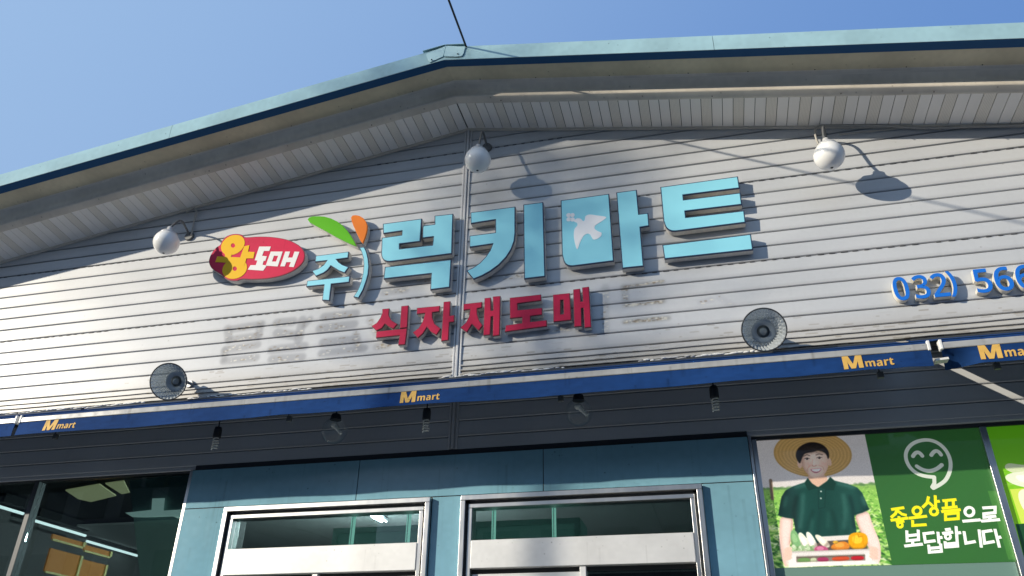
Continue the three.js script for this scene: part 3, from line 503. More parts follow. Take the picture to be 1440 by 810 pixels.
  { const q = ring.map(([a, b]) => B(a, b)); x.beginPath(); x.moveTo(...q[0]); for (let i = 1; i < 15; i++) { const a = q[i], b = q[i + 1], l = i === 14; x.quadraticCurveTo(a[0], a[1], l ? b[0] : (a[0] + b[0]) / 2, l ? b[1] : (a[1] + b[1]) / 2); } for (let i = 16; i < q.length; i++) x.lineTo(...q[i]); x.closePath(); x.lineWidth = 22; x.strokeStyle = '#d4dcd0'; x.stroke(); }
  const arc = (pts) => { const q = pts.map(([a, b]) => B(a, b)); x.beginPath(); x.moveTo(...q[0]); x.quadraticCurveTo(q[1][0] * 2 - (q[0][0] + q[2][0]) / 2, q[1][1] * 2 - (q[0][1] + q[2][1]) / 2, ...q[2]); x.lineWidth = 23; x.strokeStyle = '#d4dcd0'; x.stroke(); };
  arc([[235, 190], [258, 170], [283, 188]]); arc([[330, 184], [355, 163], [380, 182]]); arc([[255, 242], [322, 266], [384, 235]]);
  const T = (list, col, w) => { for (const q of list) line(B, q, w, col); };
  const O = (a, b, r, col, w) => { const p = []; for (let i = 0; i <= 24; i++) p.push([a + r * 1.04 * Math.cos(i / 24 * Math.PI * 2), b + r * Math.sin(i / 24 * Math.PI * 2)]); line(B, p, w, col); };
  x.lineCap = 'butt'; x.lineJoin = 'miter';
  const YL = '#f7ea1c', WT = '#fbfbf6', w = 16.5;
  T([[[122, 466], [190, 456]], [[156, 462], [144, 488], [121, 508]], [[158, 474], [178, 490], [203, 496]], [[162, 500], [163, 515]], [[119, 522], [211, 510]], [[146, 531], [190, 526]]], YL, w); O(168, 546, 12, YL, w * 0.9);
  O(256, 473, 20, YL, w); T([[[213, 511], [308, 500]], [[233, 520], [234, 549], [306, 544]]], YL, w);
  T([[[316, 398], [308, 432], [284, 456]], [[316, 428], [340, 450]], [[350, 392], [353, 458]], [[352, 425], [374, 423]]], YL, w); O(344, 476, 18, YL, w);
  T([[[387, 421], [460, 414]], [[407, 420], [408, 456]], [[443, 417], [445, 452]], [[384, 460], [466, 451]], [[381, 477], [482, 466]], [[431, 472], [432, 488]], [[403, 490], [469, 483], [469, 513], [404, 518], [403, 484]]], YL, w);
  O(527, 477, 22, WT, w); T([[[491, 527], [586, 519]], [[594, 458], [660, 454], [660, 482], [602, 488], [603, 506], [666, 500]], [[633, 504], [634, 522]], [[587, 526], [686, 518]]], WT, w);
  T([[[203, 574], [205, 628], [264, 622], [262, 570]], [[204, 602], [263, 596]], [[233, 626], [234, 650]], [[190, 655], [286, 645]]], WT, w);
  T([[[346, 585], [292, 591], [299, 634], [352, 627]], [[364, 581], [370, 642]], [[368, 612], [388, 610]], [[316, 648], [320, 687], [382, 682], [378, 642]], [[318, 667], [380, 662]]], WT, w);
  T([[[401, 571], [431, 567]], [[386, 590], [443, 583]], [[458, 552], [463, 622]], [[460, 588], [484, 585]], [[401, 630], [404, 660], [466, 655], [463, 622]], [[403, 645], [465, 640]]], WT, w); O(416, 606, 13, WT, w * 0.9);
  T([[[499, 578], [509, 640], [560, 631]], [[577, 569], [589, 663]]], WT, w);
  T([[[646, 574], [598, 581], [606, 640], [658, 631]], [[659, 566], [683, 663]], [[668, 612], [692, 608]]], WT, w);
  const t = thing('window_poster', 'large window poster of a smiling farmer beside a green slogan panel', 'poster');
  mesh('printed_sheet', ...flatPrint(X0, X1, Y0, Y1, Z, c), t);
}
{
  const Z = WZ - 0.002, X0 = W(1386, 640, Z).x + 0.054, X1 = X0 + 2.024, Y1 = W(1238, 608, Z).y, Y0 = Y1 - 1.248, cw = 820, ch = 506, c = canvas(cw, ch), x = c.getContext('2d');
  const S = (px, py) => { const p = W(px, py, Z); return [(p.x - X0) / (X1 - X0) * cw, (Y1 - p.y) / (Y1 - Y0) * ch]; };
  let g = x.createLinearGradient(0, 0, 0, ch); g.addColorStop(0, '#62b61a'); g.addColorStop(0.5, '#86c81f'); g.addColorStop(1, '#8fcc2a'); x.fillStyle = g; x.fillRect(0, 0, cw, ch);
  const blob = (pts, col) => { x.fillStyle = col; x.beginPath(); const q = pts.map(([a, b]) => S(a, b)), n = q.length; for (let i = 0; i <= n; i++) { const a = q[i % n], b = q[(i + 1) % n]; i ? x.quadraticCurveTo(a[0], a[1], (a[0] + b[0]) / 2, (a[1] + b[1]) / 2) : x.moveTo((a[0] + b[0]) / 2, (a[1] + b[1]) / 2); } x.fill(); };
  blob([[1411, 659], [1416, 650], [1440, 655], [1465, 650], [1470, 668], [1430, 668]], '#cfdcae'); blob([[1411, 670], [1424, 664], [1450, 662], [1480, 676], [1450, 688], [1420, 680]], '#e6ecd2'); blob([[1425, 668], [1445, 668], [1460, 675], [1436, 680]], '#f6f7ee');
  x.fillStyle = '#cfe35a'; x.beginPath(); [[1420, 688], [1500, 682], [1515, 735], [1436, 736]].forEach(([a, b], i) => x[i ? 'lineTo' : 'moveTo'](...S(a, b))); x.fill();
  blob([[1428, 690], [1450, 686], [1470, 706], [1462, 726], [1440, 722]], '#f2efd2'); blob([[1438, 700], [1452, 698], [1458, 714], [1444, 716]], '#f3cf5a');
  x.fillStyle = '#1c4b2c'; x.beginPath(); [[1428, 737], [1520, 733], [1550, 820], [1452, 830]].forEach(([a, b], i) => x[i ? 'lineTo' : 'moveTo'](...S(a, b))); x.fill();
  for (let i = 0; i < 80; i++) { x.fillStyle = `rgba(255,255,255,${rr(0.03, 0.14)})`; const [u, v] = S(rr(1410, 1470), rr(652, 685)); x.fillRect(u, v, rr(6, 26), 2); }
  const t = thing('window_poster', 'bright green vegetable poster cut off by the right edge of the picture', 'poster');
  mesh('printed_sheet', ...flatPrint(X0, X1, Y0, Y1, Z, c), t);
}

// ------------------------------------------------------------------ channel letters
const crop = (ox, oy, s) => (pts) => pts.map(([a, b]) => [ox + a / s, oy + b / s]);
function inset(pts, d) {
  let ar = 0; const n = pts.length; for (let i = 0; i < n; i++) { const [a, b] = pts[i], [c, e] = pts[(i + 1) % n]; ar += a * e - b * c; }
  const s = ar > 0 ? 1 : -1, out = [];
  for (let i = 0; i < n; i++) {
    const p = pts[(i + n - 1) % n], q = pts[i], r = pts[(i + 1) % n];
    let ax = q[0] - p[0], ay = q[1] - p[1], bx = r[0] - q[0], by = r[1] - q[1]; const la = Math.hypot(ax, ay), lb = Math.hypot(bx, by); ax /= la; ay /= la; bx /= lb; by /= lb;
    const nx = -(ay + by) * s, ny = (ax + bx) * s, l = Math.hypot(nx, ny) || 1, mx = nx / l, my = ny / l, cs = Math.max(0.45, mx * -ay * s + my * ax * s);
    out.push([q[0] + mx * d / cs, q[1] + my * d / cs]);
  }
  return out;
}
function rounded(pts, rad) {                                      // rad: { index: radius in metres }
  const out = []; const n = pts.length;
  pts.forEach((q, i) => {
    const R = rad[i]; if (!R) { out.push(q); return; }
    const p = pts[(i + n - 1) % n], r = pts[(i + 1) % n], lp = Math.hypot(p[0] - q[0], p[1] - q[1]), lr = Math.hypot(r[0] - q[0], r[1] - q[1]);
    const a = [q[0] + (p[0] - q[0]) * R / lp, q[1] + (p[1] - q[1]) * R / lp], b = [q[0] + (r[0] - q[0]) * R / lr, q[1] + (r[1] - q[1]) * R / lr];
    for (let k = 0; k <= 8; k++) { const t = k / 8; out.push([(1 - t) ** 2 * a[0] + 2 * t * (1 - t) * q[0] + t * t * b[0], (1 - t) ** 2 * a[1] + 2 * t * (1 - t) * q[1] + t * t * b[1]]); }
  });
  return out;
}
const BACK = 0.022;                                               // letters stand off the planks on short pins
function ext(pts, holes, z0, z1, bev = 0) { const g = new THREE.ExtrudeGeometry(shapeOf(pts, holes), bev ? { depth: z1 - z0 - bev, bevelEnabled: true, bevelSize: bev, bevelThickness: bev, bevelOffset: -bev, bevelSegments: 2 } : { depth: z1 - z0, bevelEnabled: false }); g.translate(0, 0, z0); return boxUV(toCreasedNormals(g, 0.3)); }
function letter(name, label, group, pieces, { front = 0.1, face, trim, side, rim = 0.0095 }) {
  const ctr = W(pieces[0].px[0][0], pieces[0].px[0][1], 0), o = thing(name, label, 'sign letter', V(ctr.x, ctr.y, 0), group);
  for (const { px, round = {}, hole } of pieces) {
    const wxy = ([a, b]) => { const p = W(a, b, front); return [p.x - ctr.x, p.y - ctr.y]; };
    const out = rounded(px.map(wxy), round), holes = hole ? [hole.map(wxy)] : [];
    mesh('letter_return', ext(out, holes, BACK, front - 0.014), side, o);
    mesh('trim_cap', ext(out, holes, front - 0.014, front, 0.002), trim, o);
    mesh('letter_face', ext(inset(out, rim), holes.map((h) => inset(h, -rim)), front - 0.004, front + 0.002, 0.001), face, o);
    const pins = []; for (const k of [0, Math.floor(out.length / 2)]) { const q = inset(out, 0.03)[k]; pins.push(cyl(V(q[0], q[1], 0.0), V(q[0], q[1], BACK), 0.006)); }
    mesh('mounting_pin', pins, M.steelGrey, o);
  }
  return o;
}
const blue = { face: M.cyan, trim: M.navyTrim, side: M.letterSide, front: 0.1 };
const T3 = crop(520, 240, 4.264), T4 = crop(780, 230, 4.763), T2 = crop(280, 280, 5.4), T5 = crop(500, 390, 4);
const BL = 'big blue letters of the shop name';
letter('blue_sign_letter', 'big blue letter 럭 left of the centre joint', BL, [
  { px: T3([[78, 318], [313, 287], [303, 425], [180, 440], [180, 468], [375, 445], [380, 397], [314, 405], [318, 330], [388, 320], [388, 270], [500, 258], [493, 498], [66, 553], [72, 402], [190, 385], [192, 362], [80, 378]]), round: { 13: 0.12 } },
  { px: T3([[90, 577], [490, 532], [480, 700], [362, 715], [367, 618], [82, 650]]) }], blue);
letter('blue_sign_letter', 'big blue letter 키 right of the centre joint', BL, [
  { px: T3([[603, 250], [873, 215], [873, 370], [868, 420], [850, 470], [820, 518], [775, 565], [725, 602], [675, 630], [620, 652], [578, 600], [620, 580], [660, 552], [695, 515], [720, 478], [735, 440], [597, 460], [597, 390], [752, 370], [752, 295], [605, 318]]) },
  { px: T3([[920, 203], [1040, 188], [1052, 635], [925, 650]]) }], blue);
const dove = letter('blue_sign_letter', 'big blue letter 마 with a white dove on it', BL, [
  { px: T4([[40, 246], [365, 202], [397, 653], [70, 694], [48, 610]]), round: { 3: 0.085 } },
  { px: T4([[412, 193], [550, 175], [565, 338], [627, 330], [634, 418], [575, 428], [597, 688], [452, 703]]) }], blue);
letter('blue_sign_letter', 'big blue letter 트 at the right end of the shop name', BL, [
  { px: T4([[707, 157], [1228, 85], [1240, 165], [862, 212], [865, 242], [1245, 195], [1255, 275], [875, 320], [880, 360], [1270, 315], [1280, 395], [755, 461], [728, 385]]), round: { 11: 0.09 } },
  { px: T4([[720, 545], [1315, 472], [1330, 577], [735, 640]]) }], blue);
{ // dove and clover emblem on the face
  const z = 0.1025, o = dove.position, loc = (pts) => pts.map(([a, b]) => { const p = W(a, b, z); return [p.x - o.x, p.y - o.y]; });
  const spline = (pts) => new THREE.CatmullRomCurve3(loc(pts).map(([a, b]) => V(a, b, 0)), true, 'catmullrom', 0.4).getPoints(110).slice(0, -1).map((p) => [p.x, p.y]);
  mesh('dove_emblem', ext(spline(T4([[128, 386], [150, 368], [175, 371], [190, 386], [202, 378], [206, 354], [232, 342], [290, 349], [346, 360], [310, 390], [272, 415], [268, 436], [288, 453], [314, 465], [308, 488], [282, 506], [258, 508], [236, 474], [215, 471], [192, 487], [170, 528], [151, 575], [135, 530], [128, 480], [133, 440], [152, 415], [149, 398]])), [], z, z + 0.002), M.paleFace, dove);
  const cl = []; for (const [a, b] of [[93, 346], [119, 346], [94, 374], [120, 375]]) { const [[u, v]] = loc(T4([[a, b]])); const c = new THREE.CylinderGeometry(0.023, 0.023, 0.002, 20); c.rotateX(Math.PI / 2); c.scale(1, 1.05, 1); c.translate(u, v, z + 0.001); cl.push(c); }
  mesh('clover_emblem', cl, M.paleFace, dove);
}
letter('small_blue_sign_letter', 'small blue letter 주 under the green leaf', '', [
  { px: T2([[885, 430], [1138, 398], [1132, 447], [1045, 458], [1062, 478], [1090, 498], [1138, 515], [1105, 562], [1060, 545], [1000, 508], [975, 540], [945, 562], [885, 587], [855, 545], [905, 527], [945, 500], [968, 468], [880, 478]]) },
  { px: T2([[820, 620], [1147, 583], [1140, 632], [1005, 646], [990, 772], [933, 768], [948, 652], [813, 666]]) }], { ...blue, front: 0.095, rim: 0.008 });
letter('sign_bracket', 'slim blue closing bracket curve below the orange leaf', '', [
  { px: T2([[1216, 366], [1255, 364], [1272, 400], [1284, 450], [1290, 510], [1284, 570], [1270, 620], [1245, 690], [1210, 752], [1171, 742], [1205, 690], [1230, 625], [1245, 560], [1250, 500], [1246, 450], [1234, 405]]) }], { ...blue, front: 0.095, rim: 0.007 });
letter('leaf_sign', 'green leaf shape at the top left of the shop name', '', [
  { px: T2([[824, 155], [835, 139], [862, 131], [905, 129], [950, 132], [1000, 146], [1050, 170], [1090, 200], [1125, 238], [1158, 285], [1180, 325], [1196, 358], [1160, 345], [1110, 322], [1040, 287], [960, 241], [890, 204], [838, 175]]) }], { face: M.leaf, trim: M.leaf, side: M.letterSide, front: 0.095, rim: 0.004 });
letter('leaf_sign', 'orange leaf shape standing on the blue bracket', '', [
  { px: T2([[1153, 140], [1165, 124], [1190, 121], [1218, 127], [1245, 143], [1266, 168], [1278, 200], [1276, 240], [1264, 285], [1243, 338], [1222, 312], [1198, 262], [1172, 205], [1157, 165]]) }], { face: M.orange, trim: M.orange, side: M.letterSide, front: 0.095, rim: 0.004 });
const red = { face: M.crimson, trim: M.crimsonTrim, side: M.letterSide, front: 0.085, rim: 0.005 }, RL = 'crimson letters of the lower line';
letter('red_sign_letter', 'crimson letter 식 at the left end of the lower line', RL, [
  { px: T5([[150, 178], [190, 174], [187, 212], [200, 240], [236, 263], [212, 291], [182, 275], [166, 262], [148, 286], [117, 301], [89, 275], [120, 255], [140, 225], [150, 200]]) },
  { px: T5([[257, 162], [298, 157], [291, 282], [248, 288]]) }, { px: T5([[117, 304], [291, 286], [279, 378], [239, 381], [247, 327], [114, 341]]) }], red);
letter('red_sign_letter', 'crimson letter 자 touching the centre joint from the left', RL, [
  { px: T5([[345, 172], [475, 160], [472, 192], [432, 197], [432, 225], [445, 262], [480, 288], [455, 325], [422, 306], [402, 280], [380, 315], [350, 342], [321, 310], [355, 285], [378, 248], [390, 202], [344, 207]]) },
  { px: T5([[495, 138], [533, 134], [531, 215], [556, 212], [555, 250], [528, 253], [522, 353], [481, 359]]) }], red);
letter('red_sign_letter', 'crimson letter 재 just right of the centre joint', RL, [
  { px: T5([[607, 150], [712, 138], [710, 170], [684, 175], [684, 205], [694, 240], [715, 270], [693, 300], [655, 264], [626, 310], [589, 282], [620, 255], [638, 222], [644, 180], [606, 185]]) },
  { px: T5([[725, 117], [760, 113], [762, 187], [774, 185], [772, 108], [815, 104], [810, 326], [771, 331], [773, 220], [762, 222], [757, 323], [718, 327]]) }], red);
letter('red_sign_letter', 'crimson letter 도, second from the right in the lower line', RL, [
  { px: T5([[867, 115], [1043, 96], [1045, 130], [911, 147], [913, 184], [1050, 171], [1050, 210], [984, 218], [984, 250], [1075, 240], [1077, 275], [839, 307], [845, 270], [936, 257], [936, 225], [868, 231]]) }], red);
letter('red_sign_letter', 'crimson letter 매 at the right end of the lower line', RL, [
  { px: T5([[1110, 98], [1205, 88], [1214, 240], [1113, 251]]), hole: T5([[1153, 129], [1153, 208], [1170, 206], [1169, 127]]) },
  { px: T5([[1224, 68], [1263, 63], [1267, 136], [1279, 134], [1274, 57], [1313, 52], [1326, 280], [1287, 284], [1281, 172], [1270, 174], [1272, 275], [1229, 279]]) }], red);
{ // red oval board with yellow and white characters
  const front = 0.1, pos = W(360, 363, 0), loc = (pts, z = front) => pts.map(([a, b]) => { const p = W(a, b, z); return [p.x - pos.x, p.y - pos.y]; });
  const o = thing('oval_sign', 'red oval board with yellow 왕 and white 도매 characters', 'sign', V(pos.x, pos.y, 0));
  const sp = (pts, n = 120) => new THREE.CatmullRomCurve3(loc(T2(pts)).map(([a, b]) => V(a, b, 0)), true, 'catmullrom', 0.5).getPoints(n).slice(0, -1).map((p) => [p.x, p.y]);
  const out = sp([[75, 465], [90, 420], [125, 372], [160, 346], [176, 315], [205, 285], [245, 268], [288, 264], [328, 272], [352, 289], [450, 284], [560, 288], [670, 308], [750, 345], [793, 388], [803, 432], [788, 482], [730, 535], [640, 578], [520, 604], [400, 610], [328, 608], [285, 620], [235, 618], [195, 600], [165, 572], [105, 535], [80, 500]]);
  mesh('board_return', ext(out, [], BACK, front - 0.008), M.letterSide, o); mesh('board_edge', ext(out, [], front - 0.008, front, 0.002), std(0.25, 0.008, 0.03, { roughness: 0.4 }), o); mesh('board_face', ext(inset(out, 0.008), [], front - 0.004, front + 0.002, 0.001), M.red, o);
  const Z = front + 0.002, oval = (cx, cy, rx, ry, rot, n = 40) => { const p = []; for (let i = 0; i < n; i++) { const t = i / n * Math.PI * 2, a = rx * Math.cos(t), b = ry * Math.sin(t); p.push([cx + a * Math.cos(rot) - b * Math.sin(rot), cy + a * Math.sin(rot) + b * Math.cos(rot)]); } return loc(T2(p)); };
  const L = (p) => loc(T2(p));
  const ye = [ext(oval(258, 350, 95, 70, -0.5), [oval(259, 354, 16, 17, 0)], Z, Z + 0.003), ext(oval(272, 531, 96, 74, -0.35), [oval(273, 530, 16, 17, 0)], Z + 0.0012, Z + 0.0038),
    ext(L([[140, 437], [332, 446], [332, 488], [125, 480]]), [], Z + 0.0005, Z + 0.0044), ext(L([[196, 396], [252, 414], [242, 446], [200, 446]]), [], Z + 0.0003, Z + 0.0041),
    ext(L([[345, 360], [384, 352], [374, 402], [424, 404], [414, 452], [362, 452], [345, 510], [292, 500], [312, 452]]), [], Z + 0.0008, Z + 0.005)];
  mesh('yellow_character', ye, M.yellow, o);
  mesh('white_character', [ext(L([[458, 362], [546, 362], [534, 395], [494, 395], [480, 432], [516, 436], [504, 470], [492, 470], [483, 500], [515, 506], [488, 545], [372, 537], [392, 503], [432, 503], [444, 468], [424, 466]]), [], Z, Z + 0.003),
    ext(L([[546, 400], [636, 400], [598, 513], [507, 507]]), [L([[570, 432], [554, 476], [586, 476], [602, 432]])], Z, Z + 0.003),
    ext(L([[656, 400], [692, 400], [677, 446], [710, 446], [726, 400], [763, 402], [719, 518], [684, 515], [698, 480], [664, 480], [652, 512], [618, 512]]), [], Z, Z + 0.003)], M.white, o);
}

// telephone digits
const fontBold = await new FontLoader().loadAsync('fonts/droid/droid_sans_bold.typeface.json');
const fontPlain = await new FontLoader().loadAsync('fonts/droid/droid_sans_regular.typeface.json');
function fitText(font, ch, x0, x1, y0, y1, z0, depth, thicken = 0, bev = 0) { // one run of text stretched to a rectangle of the facade
  const g = new THREE.ExtrudeGeometry(font.generateShapes(ch, 1), { depth: 1, bevelEnabled: thicken !== 0, bevelSize: thicken, bevelThickness: 0, bevelSegments: 1, curveSegments: 8 });
  g.computeBoundingBox(); const b = g.boundingBox, sx = (x1 - x0) / (b.max.x - b.min.x), sy = (y1 - y0) / (b.max.y - b.min.y), p = g.attributes.position;
  for (let i = 0; i < p.count; i++) p.setXYZ(i, x0 + (p.getX(i) - b.min.x) * sx, y0 + (p.getY(i) - b.min.y) * sy, z0 + p.getZ(i) / (b.max.z - b.min.z) * depth);
  return boxUV(toCreasedNormals(g.index ? g.toNonIndexed() : g, 0.5));
}
{
  const N = (a, b) => W(1230 + a / 4.5, 350 + b / 4.5, 0.066);
  const rows = [['0', 110, 222, 'blue telephone digit 0 at the left end of the number'], ['3', 238, 352, 'blue telephone digit 3 between the 0 and the 2'], ['2', 354, 472, 'blue telephone digit 2 before the bracket'], [')', 458, 524, 'blue closing bracket after the telephone area code'], ['5', 626, 745, 'blue telephone digit 5 after the bracket'], ['6', 752, 880, 'blue telephone digit 6 right after the 5'], ['6', 888, 1014, 'blue telephone digit 6 cut off by the right picture edge']];
  for (const [ch, a, b, label] of rows) {
    const mid = 248 - (a - 110) * 0.083, x0 = N(a + 5, mid).x, x1 = N(b - 5, mid).x, y0 = 4.757, y1 = 4.985, pos = V((x0 + x1) / 2, y0, 0), w = x1 - x0, dy = ch === ')' ? 0.01 : 0;
    const o = thing('telephone_digit', label, 'sign digit', pos, 'blue digits of the telephone number');
    mesh('digit_return', fitText(fontPlain, ch, -w / 2, w / 2, -dy, y1 - y0 + dy, 0.012, 0.052, 0.024), M.digitSide, o);
    mesh('digit_face', fitText(fontPlain, ch, -w / 2 + 0.002, w / 2 - 0.002, 0.002 - dy, y1 - y0 - 0.002 + dy, 0.064, 0.004, 0.022), M.digit, o);
  }
}

// ------------------------------------------------------------------ awnings
const AZ = 0.87, FZ = (z) => 4.405 - (4.405 - 4.03) * (z - 0.03) / (AZ - 0.03) - 0.012 * Math.sin(Math.PI * Math.min(1, Math.max(0, (z - 0.03) / (AZ - 0.03))));
function awning(x0, x1, label, prints, fold, lap = 0) {
  const o = thing('shop_awning', label, 'awning', V((x0 + x1) / 2, 4, 0)), cx = (x0 + x1) / 2, L = (g) => g.translate(-cx, -4, 0);
  { // sheet of cloth from the wall bar to the front rail
    const nx = Math.ceil((x1 - x0) * 5), nz = 10, top = new THREE.BoxGeometry(x1 - x0 - 0.03, 0.003, AZ - 0.04, nx, 1, nz), p = top.attributes.position;
    for (let i = 0; i < p.count; i++) { const z = p.getZ(i) + (AZ - 0.04) / 2 + 0.03; p.setXYZ(i, p.getX(i) + cx, FZ(z) + p.getY(i) + 0.006 * (nB((p.getX(i) + cx) * 1.7, z * 2) - 0.5), z); }
    top.computeVertexNormals(); mesh('awning_cloth', L(boxUV(top)), M.awning, o);
  }
  if (lap) mesh('sun_block_strip', L((() => { const g = new THREE.BoxGeometry(lap, 0.004, AZ - 0.06, 1, 1, 8), p = g.attributes.position; for (let i = 0; i < p.count; i++) { const z = p.getZ(i) + AZ / 2 - 0.02; p.setXYZ(i, p.getX(i) + x1 + lap / 2 - 0.06, FZ(z) - 0.03 + p.getY(i), z); } g.computeVertexNormals(); return boxUV(g); })()), M.awning, o);  // added strip that blocks sun through the gap beside the left awning
  mesh('wall_bar', L(join([rbox(x0 + 0.02, x1 - 0.02, 4.31, 4.385, 0.012, 0.075, 0.01), cyl(V(x0 + 0.03, 4.345, 0.11), V(x1 - 0.03, 4.345, 0.11), 0.035)])), M.darkMetal, o);
  mesh('cloth_hem', L(rbox(x0 + 0.004, x1 - 0.004, 3.96, 4.034, AZ - 0.045, AZ - 0.012, 0.01)), M.awning, o);
  mesh('front_rail', L(rbox(x0 + 0.002, x1 - 0.002, 3.957, 4.008, AZ - 0.011, AZ + 0.004, 0.008)), M.rail, o);
  for (const x of [x0 - 0.001, x1 - 0.021]) mesh('end_cap', L(rbox(x, x + 0.022, 3.952, 4.028, AZ - 0.05, AZ + 0.009, 0.006)), M.white, o);
  const vz = (x, y) => AZ - 0.004 + (3.955 - y) * 0.05 + 0.02 * ((3.955 - y) / 0.12) * (nB(x * 1.9 + 4, 1.3) - 0.5) + ((3.955 - y) / 0.12) * (0.009 * Math.sin(x * 5.3 + 1.3 * Math.sin(x * 1.7)) + 0.006 * (nC(x * 7.3, y * 9) - 0.5) + 0.012 * Math.exp(-Math.abs(x - x1 + 0.25) * 3) * Math.sin(x * 21 + y * 30));
  {
    const nx = Math.ceil((x1 - x0) * 30), g = new THREE.BoxGeometry(x1 - x0 - 0.012, 0.126, 0.003, nx, 8, 1), p = g.attributes.position;
    for (let i = 0; i < p.count; i++) {
      let x = p.getX(i) + cx, y = p.getY(i) + 3.896, z = vz(x, y) + p.getZ(i); y += (y < 3.87 ? 0.014 * (nA(x * 0.9, 2.2) - 0.5) + 0.004 * (nC(x * 6, 5) - 0.5) : 0);
      if (fold) { const t = Math.max(0, 1 - (x - x0) / 0.24) * Math.max(0, (3.955 - y) / 0.12); z -= 0.2 * t; y += 0.035 * t; x += 0.05 * t; }
      p.setXYZ(i, x, y, z);
    }
    g.computeVertexNormals(); mesh('valance', L(boxUV(g)), M.awning, o);
  }
  for (const [px, pyM, s] of prints) {                            // M mart lettering
    const a = W(px, pyM, AZ), bx = a.x, by = 3.861;
    const run = (g) => { const p = g.attributes.position; for (let i = 0; i < p.count; i++) p.setZ(i, vz(p.getX(i), p.getY(i)) + 0.0035 + p.getZ(i)); return g; };
    mesh('printed_lettering', L(join([run(fitText(fontBold, 'M', bx, bx + 0.132 * s, by - 0.004, by + 0.098 * s, 0, 0.0012, 0.03)), run(fitText(fontBold, 'mart', bx + 0.148 * s, bx + 0.335 * s, by + 0.002, by + 0.056 * s, 0, 0.0012, 0.004))])), M.print, o);
  }
  // folding arms and brackets under the cloth
  const bays = Math.max(2, Math.round((x1 - x0) / 1.9));
  for (let k = 0; k < bays; k++) {
    const x = x0 + 0.35 + k * (x1 - x0 - 0.7) / Math.max(1, bays - 1), el = V(x + 0.32, 4.08, 0.42), sh = V(x, 4.26, 0.1), hand = V(x + 0.02, 3.968, AZ - 0.06);
    mesh('folding_arm', L(join([cyl(sh, el, 0.016), cyl(el, hand, 0.014), (() => { const s = new THREE.SphereGeometry(0.024, 10, 8); s.translate(el.x, el.y, el.z); return s; })()])), M.darkMetal, o);
    mesh('arm_bracket', L(join([rbox(x - 0.035, x + 0.035, 4.2, 4.3, 0.01, 0.12, 0.006)])), M.darkMetal, o);
    mesh('rail_hook', L(join([rbox(x - 0.016, x + 0.026, 3.812, 3.858, AZ - 0.115, AZ - 0.085, 0.004), cyl(V(x, 3.86, AZ - 0.09), V(x, 3.96, AZ - 0.09), 0.006)])), M.arm, o);
  }
  return o;
}
const gapX = [-6.10, -6.068, 1.642, 1.702];
awning(XL0, gapX[0], 'left blue awning of which only the right end shows at the picture edge', [], false, 0.22);
awning(gapX[1], gapX[2], 'long blue middle awning over both doors with orange lettering', [[61, 606, 1.0], [563, 567, 1.0], [1188, 524, 1.0]]);
awning(gapX[2] + 0.06, XR1, 'right blue awning with a folded-back valance corner', [[1380, 505, 1.06]], true);
{ // packing block wedged in the gap
  const p = W(1327, 509, 0.8), o = tag(mesh('bracket_plate', rbox(-0.035, 0.055, -0.009, 0.009, -0.04, 0.03, 0.003), M.white), 'white bracket plate under the gap between the two awnings', 'bracket'); o.position.copy(p); o.position.y = 3.9; o.position.z = AZ - 0.075; o.position.x = 1.70; o.rotation.z = 0.06;
}

// ------------------------------------------------------------------ globe lamps on gooseneck arms
function globeLamp(px, py, d, plate, bend, label) {
  const G = W(px, py, d), A = W(plate[0], plate[1], 0.006), o = thing('globe_lamp', label, 'lamp', V(A.x, A.y, 0), 'white globe lamps on the gable'), R = 0.135, l = (v) => v.clone().sub(o.position);
  const s = new THREE.SphereGeometry(R, 48, 32); s.translate(...l(G).toArray()); mesh('globe', s, M.opal, o);
  const cap = new THREE.LatheGeometry([[0.001, 0.085], [0.028, 0.083], [0.034, 0.05], [0.05, 0.03], [0.085, 0.012], [0.094, -0.004], [0.094, -0.014], [0.08, -0.012], [0.0, -0.01]].map(([a, b]) => new THREE.Vector2(a, b)), 28);
  cap.translate(...l(G).add(V(0, R * 0.80, 0)).toArray()); mesh('cap', cap, M.trim, o);
  const t = l(G).add(V(0, R * 0.8 + 0.07, 0)), a = l(A);
  mesh('gooseneck_arm', tube([a, a.clone().add(V(bend, 0.05, 0.08)), V(a.x + (t.x - a.x) * 0.6, Math.max(t.y + 0.07, a.y + 0.05), a.z + (t.z - a.z) * 0.6), V(t.x, t.y + 0.075, t.z - 0.035), t], 0.012, 40), M.arm, o);
  const pl = new THREE.CylinderGeometry(0.05, 0.058, 0.03, 20); pl.rotateX(Math.PI / 2); pl.translate(a.x, a.y, 0.016); mesh('wall_plate', pl, M.arm, o);
  const dr = new THREE.CylinderGeometry(0.012, 0.012, 0.006, 12); dr.translate(...l(G).add(V(0, -R + 0.0005, 0)).toArray()); mesh('drain_plug', dr, M.darkMetal, o);
}
globeLamp(234, 341, 0.42, [267, 333], 0, 'white globe lamp at the left, in the shade edge above the oval sign');
globeLamp(672, 225, 0.36, [685, 208], 0, 'white globe lamp in front of the joint under the roof peak');
globeLamp(1166, 219, 0.35, [1164, 203], -0.02, 'sunlit white globe lamp at the right with a dark round shadow');

